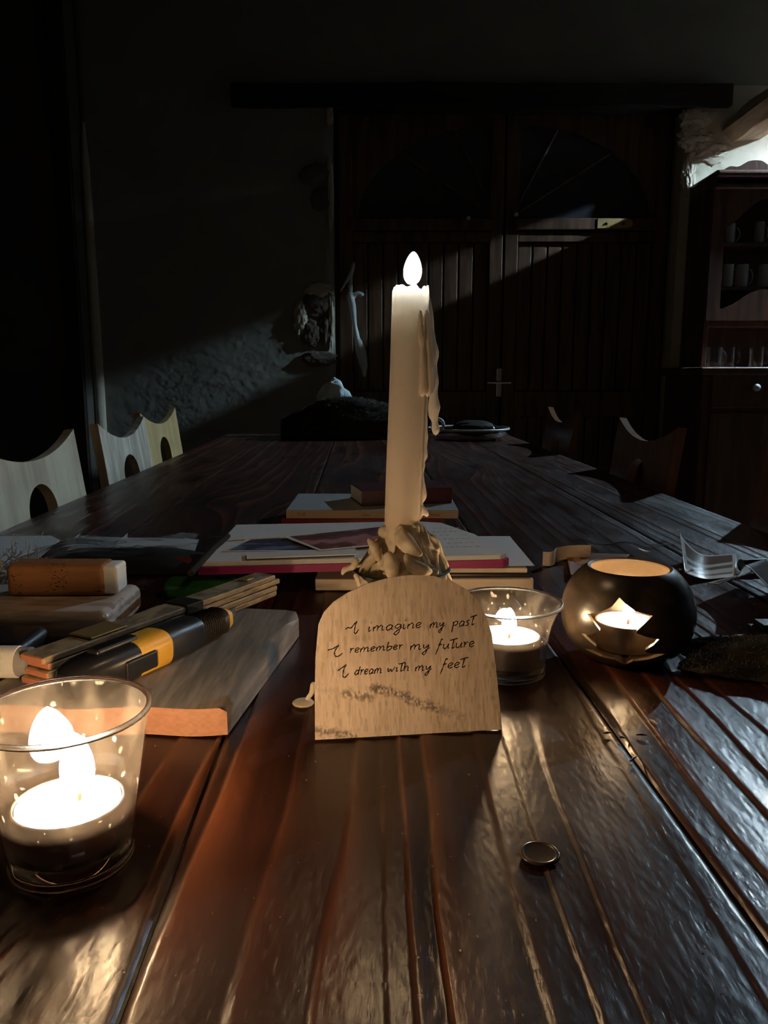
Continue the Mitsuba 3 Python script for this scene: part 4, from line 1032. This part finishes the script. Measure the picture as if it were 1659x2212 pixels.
# dark strap on the left of the notebook
sp_ = [onz(u, v, ZT) for u, v in ((410, 1236), (436, 1212), (462, 1180), (490, 1152), (540, 1138))]
k = thing('strap', 'dark narrow strap crossing the left end of the notebook', 'strap')
put('band', tube([q + [0, 0, .0] for q in [onz(u, v, zp + .003) for u, v in ((412, 1238), (436, 1212), (462, 1184), (492, 1158))]], .0024, 10), 'm_fur', k)
# rear stack
ry = onz(800, 1146)[1]
zr0 = ZT + .0002
xa_, xb_ = onY(608, 1140, ry)[0], onY(962, 1140, ry)[0]
book('book', 'dark red book at the bottom of the rear stack', xa_, xb_, ry, ry + .125, zr0, .0128, 'm_redbook', 'm_page', .0, .0018)
zr1 = zr0 + .0131
xa_, xb_ = onY(618, 1118, ry)[0], onY(990, 1118, ry)[0]
kb_, RM, hx_, hy_ = book('book', 'paperback with a shiny tan spine, middle of the rear stack', xa_, xb_, ry, ry + .125, zr1, .0094, 'm_bookcover', 'm_page', .0, .0008)
put('spine_print', rbox([-hx_ + .0004, -hy_ - .0014, zr1 + .0004], [hx_ - .0004, -hy_ - .0005, zr1 + .009], .0003, 8).apply_transform(RM), 'm_spine', kb_, label='tan spine with faint lettering')
def spine_text(txt, x, hgt):
    m = meshkit.text_mesh(txt, hgt, .0001)
    return m.apply_transform(RM @ frame([x, -hy_ - .00142, zr1 + .0030], [1, 0, 0], [0, 0, 1], [0, -1, 0]))
put('lettering', spine_text('THE', -hx_ + .012, .0036), 'm_brownprint', kb_, smooth=False)
put('lettering', spine_text('Press', hx_ - .032, .0033), 'm_brownprint', kb_, smooth=False)
put('lettering', spine_text('Alex', -.012, .0033), 'm_brownprint', kb_, smooth=False)
zr2 = zr1 + .0096
ya = ry + .035
xa_, xb_ = onY(764, 1080, ya)[0], onY(966, 1080, ya)[0]
kq = thing('small_book', 'small thick wine-red book on top of the rear stack, page edges to the left', 'book')
Rq = rotz(.24, [(xa_ + xb_) / 2, ya + .035, 0]); hq = (xb_ - xa_) / 2
put('cover', cat([rbox([-hq, -.034, zr2], [hq, .034, zr2 + .0012], .0005, 8), rbox([-hq, -.034, zr2 + .0168], [hq, .034, zr2 + .018], .0005, 8), rbox([-hq, -.0345, zr2], [hq, -.0325, zr2 + .018], .0008, 8)]).apply_transform(Rq), 'm_wine', kq)
put('pages', cube([-hq + .0008, -.033, zr2 + .0013], [hq - .002, .032, zr2 + .0167]).apply_transform(Rq), 'm_page', kq, smooth=False, label='yellowed page edges')

# ================================================================== THINGS ON THE TABLE, RIGHT
def ribbon(pts, hgt, th=.0006):
    """standing curled strip: pts (x, y, z) along its length, height hgt"""
    p = curve(np.asarray(pts, float), 10); d = np.gradient(p, axis=0); d[:, 2] = 0; d /= np.linalg.norm(d, axis=1, keepdims=True) + 1e-9
    n_ = np.stack([-d[:, 1], d[:, 0], 0 * d[:, 0]], 1) * th / 2; u_ = np.array([0, 0, hgt])
    V = np.stack([p + n_, p - n_, p - n_ + u_, p + n_ + u_], 1).reshape(-1, 3); Fc = []
    for i in range(len(p) - 1):
        for j in range(4):
            a, b, c_, d_ = i * 4 + j, i * 4 + (j + 1) % 4, (i + 1) * 4 + (j + 1) % 4, (i + 1) * 4 + j
            Fc += [[a, b, c_], [a, c_, d_]]
    e = len(V); Fc += [[0, 1, 2], [0, 2, 3], [e - 4, e - 2, e - 3], [e - 4, e - 1, e - 2]]
    m = trimesh.Trimesh(V, Fc, process=False); m.fix_normals(); return m
a0 = onz(1172, 1222); 
put('paper_curl', ribbon([a0 + [0, .0, .0003], a0 + [.006, -.002, .0003], a0 + [.011, .004, .0003], a0 + [.016, .016, .0003], a0 + [.030, .026, .0003], a0 + [.05, .028, .0003]], .0125), 'm_cream', smooth=40, label='curled strip of tan paper standing on the table behind the dark pot, left', cat='paper')
def bent(x, y, z, th=.0006): return slab(x, y, z, th)
gu, gv = np.meshgrid(np.linspace(0, 1, 50), np.linspace(0, 1, 40))
def quad(qs, z):
    q = [onz(u, v, z)[:2] for u, v in qs]
    return [q[0][i] * (1 - gu) * (1 - gv) + q[1][i] * gu * (1 - gv) + q[2][i] * gu * gv + q[3][i] * (1 - gu) * gv for i in (0, 1)]
x_, y_ = quad([(1262, 1268), (1500, 1262), (1440, 1180), (1225, 1184)], ZT)
put('brown_leaflet', bent(*quad([(1232, 1250), (1300, 1262), (1360, 1200), (1222, 1196)], ZT), ZT + .0012 + .006 * np.clip(.5 - gu, 0, 1) * (1 - gv)), 'm_brownprint', smooth=True, label='brownish leaflet under the clear plastic sheet behind the dark pot', cat='leaflet')
put('plastic_sheet', trimesh.Trimesh(*grid(x_, y_, ZT + .0065 + .0045 * np.sin(gv * 9 + gu * 2) * (1 - .4 * gu) + .002 * np.sin(gu * 14)), process=False), 'm_sheet', smooth=True, label='wavy sheet of clear plastic behind the dark pot', cat='plastic sheet')
# curled photo prints
x_, y_ = quad([(1478, 1258), (1590, 1248), (1590, 1200), (1466, 1205)], ZT)
zc_ = ZT + .001 + .022 * np.clip((.55 - gu) / .55, 0, 1) ** 2.0 * (.35 + .65 * gv) + .004 * gu * np.sin(gv * 3)
m = bent(x_, y_, zc_, .0005)
e = np.minimum.reduce([gu, 1 - gu, gv, 1 - gv]); col = np.where((e < .08)[..., None], np.array([.66, .66, .63]), np.array([.16, .10, .07])).reshape(-1, 3)
stripe = ((np.abs(gv - .42) < .05) | (np.abs(gv - .2) < .06)).reshape(-1, 1)
col = np.where(stripe, np.array([[.55, .56, .54]]), col)
put('photo_print', m, 'm_photo', smooth=True, color=np.vstack([col, col * 0 + [.3, .15, .07]]), label='curled photo print with white border, right of the dark pot', cat='photo')
x_, y_ = quad([(1524, 1288), (1720, 1345), (1705, 1264), (1602, 1258)], ZT)
prof_ = np.interp(gu, [0, .15, .35, .42, .5, .8, 1.0], [.010, .012, .021, .031, .029, .014, .004])
m = bent(x_, y_, ZT + .0006 + prof_ * (1 - .35 * gv), .0005)
e = np.minimum.reduce([gu, 1 - gu, gv, 1 - gv]); col = np.where((e < .05)[..., None], np.array([.5, .5, .48]), np.array([.09, .09, .095])).reshape(-1, 3)
put('photo_print', m, 'm_photo', smooth=True, color=np.vstack([col, col * 0 + .05]), label='dark print bent up into a ridge near the right edge', cat='photo')
pz = onz(1600, 1236); put('battery', tube([pz + [0, 0, .006], pz + [.022, .004, .006]], .0055, 16), 'm_black', smooth=40, label='small dark cylinder with a shiny end behind the ridged print', cat='battery')
pz = onz(1642, 1382)
put('black_clip', cat([rbox([pz[0], pz[1], ZT + .0003], [pz[0] + .035, pz[1] + .02, ZT + .0045], .0008), rbox([pz[0] + .003, pz[1] + .003, ZT + .0045], [pz[0] + .035, pz[1] + .018, ZT + .0085], .0008)]), 'm_black', smooth=40, label='small black clip on the table at the right edge', cat='clip')
# rumpled woollen cap at the right
k = thing('woollen_cap', 'dark rumpled woollen cap lying at the right edge in front of the pot', 'cap')
wl0 = onz(1640, 1462); cc = np.array([wl0[0] + .024, wl0[1] + .012, ZT + .0045])
put('crown', lumpy(cc, [.064, .024, .0125], .35, 1.8, 5, 5, ZT + .0002), 'm_fur', k, smooth=True)
ms = []
vs = lumpy(cc, [.064, .024, .0125], .35, 1.8, 5, 5, ZT + .0002)
pts_, fi = trimesh.sample.sample_surface(vs, 5200, seed=3)
for p, f_ in zip(pts_, fi):
    n_ = vs.face_normals[f_]
    if n_[2] < -.2: continue
    d = n_ + rng.normal(0, .55, 3); d[2] = abs(d[2]); q = p + d / np.linalg.norm(d) * rng.uniform(.001, .0028)
    sd = np.cross(d, rng.normal(0, 1, 3)); sd = sd / np.linalg.norm(sd) * .00022
    ms.append([p - sd, p + sd, q])
V = np.array(ms).reshape(-1, 3)
put('fuzz', trimesh.Trimesh(V, np.arange(len(V)).reshape(-1, 3), process=False), 'm_furlight', k, smooth=False, kind='stuff')
# water ring / drop and crumbs in the foreground
wr = onz(1166, 1846)
put('wax_spot', lathe([(0, 0), (.0068, 0), (.0072, .00035), (.0066, .0009), (.0058, .0008), (.0050, .0004), (0, .0003)], 48, wr + [0, 0, .0001]), 'm_drop', smooth=True, label='round glossy drop with a raised rim on the table in the right foreground', cat='drop')
for i, (u, v, L_, a_, lb) in enumerate(((1412, 1562, .006, 1.9, 'thin pale splinter lying in the lit patch before the pot, right'), (1312, 1586, .004, .2, 'dark crumb on the table before the pot, left of the bright reflection'), (1345, 1596, .003, -.3, 'tiny dark crumb just below the bright reflection before the pot'), (1386, 1590, .005, -.1, 'dark splinter right of the bright reflection before the pot'), (1368, 1642, .006, .8, 'ragged dark crumb, lowest of the crumbs before the pot'))):
    c = onz(u, v); d = np.array([math.cos(a_), math.sin(a_), 0]) * L_ / 2
    put('splinter', tube([c - d + [0, 0, .0006], c + [0, 0, .0009], c + d + [0, 0, .0006]], [.0003, .0006, .0002], 6), 'm_darkwood' if i else 'm_rule', label=lb, cat='splinter')

# ================================================================== FAR END OF THE TABLE
fy_ = 2.22
c = onY(765, 905, fy_)
k = thing('fleece_bundle', 'dark fuzzy fleece bundle at the far end of the table behind the candle', 'fleece')
fm = lumpy([-.095, fy_, ZT + .02], [.20, .085, .092], .16, 1.6, 9, 5, ZT + .001)
put('body', fm, 'm_fur', k, smooth=True)
pts_, fi = trimesh.sample.sample_surface(fm, 5000, seed=5); ms = []
for p, f_ in zip(pts_, fi):
    n_ = fm.face_normals[f_]
    if p[2] < ZT + .03: continue
    d = n_ + rng.normal(0, .5, 3); q = p + d / np.linalg.norm(d) * rng.uniform(.003, .009)
    sd = np.cross(d, rng.normal(0, 1, 3)); sd = sd / np.linalg.norm(sd) * .0008
    ms.append([p - sd, p + sd, q])
V = np.array(ms).reshape(-1, 3)
put('fuzz', trimesh.Trimesh(V, np.arange(len(V)).reshape(-1, 3), process=False), 'm_furlight', k, smooth=False, kind='stuff')
w0 = onY(722, 850, 2.345)
put('white_cloth', lumpy(w0 + [0, .0, -.02], [.052, .032, .058], .35, 1.5, 14, 4), 'm_whitecloth', smooth=25, label='crumpled white cloth on the dark fleece at the far end of the table', cat='cloth')
dy = 2.16
dA, dB = onY(925, 940, dy), onY(1098, 940, dy)
k = thing('glass_dish', 'low glass dish at the far end of the table, right of the candle', 'dish')
dc = np.array([(dA[0] + dB[0]) / 2, dy, ZT + .0002]); dr_ = (dB[0] - dA[0]) / 2
put('bowl', lathe([(0, .004), (dr_ * .8, .004), (dr_ * .97, .012), (dr_, .03)], 64, dc), 'm_glasswall', k, smooth=True)
put('rim', lathe([(dr_ + .003 * math.cos(x), .03 + .003 * math.sin(x)) for x in np.linspace(0, 2 * np.pi, 11)], 64, dc), 'm_cup', k, smooth=True)
put('foot', lathe([(0, 0), (dr_ * .7, 0), (dr_ * .75, .005), (0, .005)], 48, dc), 'm_glass', k)
put('bread_roll', lumpy(dc + [.015, 0, .030], [.058, .045, .022], .12, 1.5, 4, 4), 'm_beam', smooth=True, label='brown loaf-shaped lump in the glass dish', cat='bread')
q = onY(1063, 927, dy - .03)
put('ball_knob', trimesh.creation.icosphere(subdivisions=3, radius=.008).apply_translation(q), 'm_steel', smooth=True, label='tiny shiny metal ball at the right in the glass dish', cat='ball')
q = onY(945, 915, dy + .05)
aa = np.linspace(0, 2 * np.pi, 24)
put('napkin_ring', tube(np.stack([q[0] + .017 * np.cos(aa), 0 * aa + q[1], ZT + .036 + .017 * np.sin(aa)], 1), .0045, 8), 'm_cup', smooth=True, label='pale ring standing at the left in the glass dish', cat='ring')
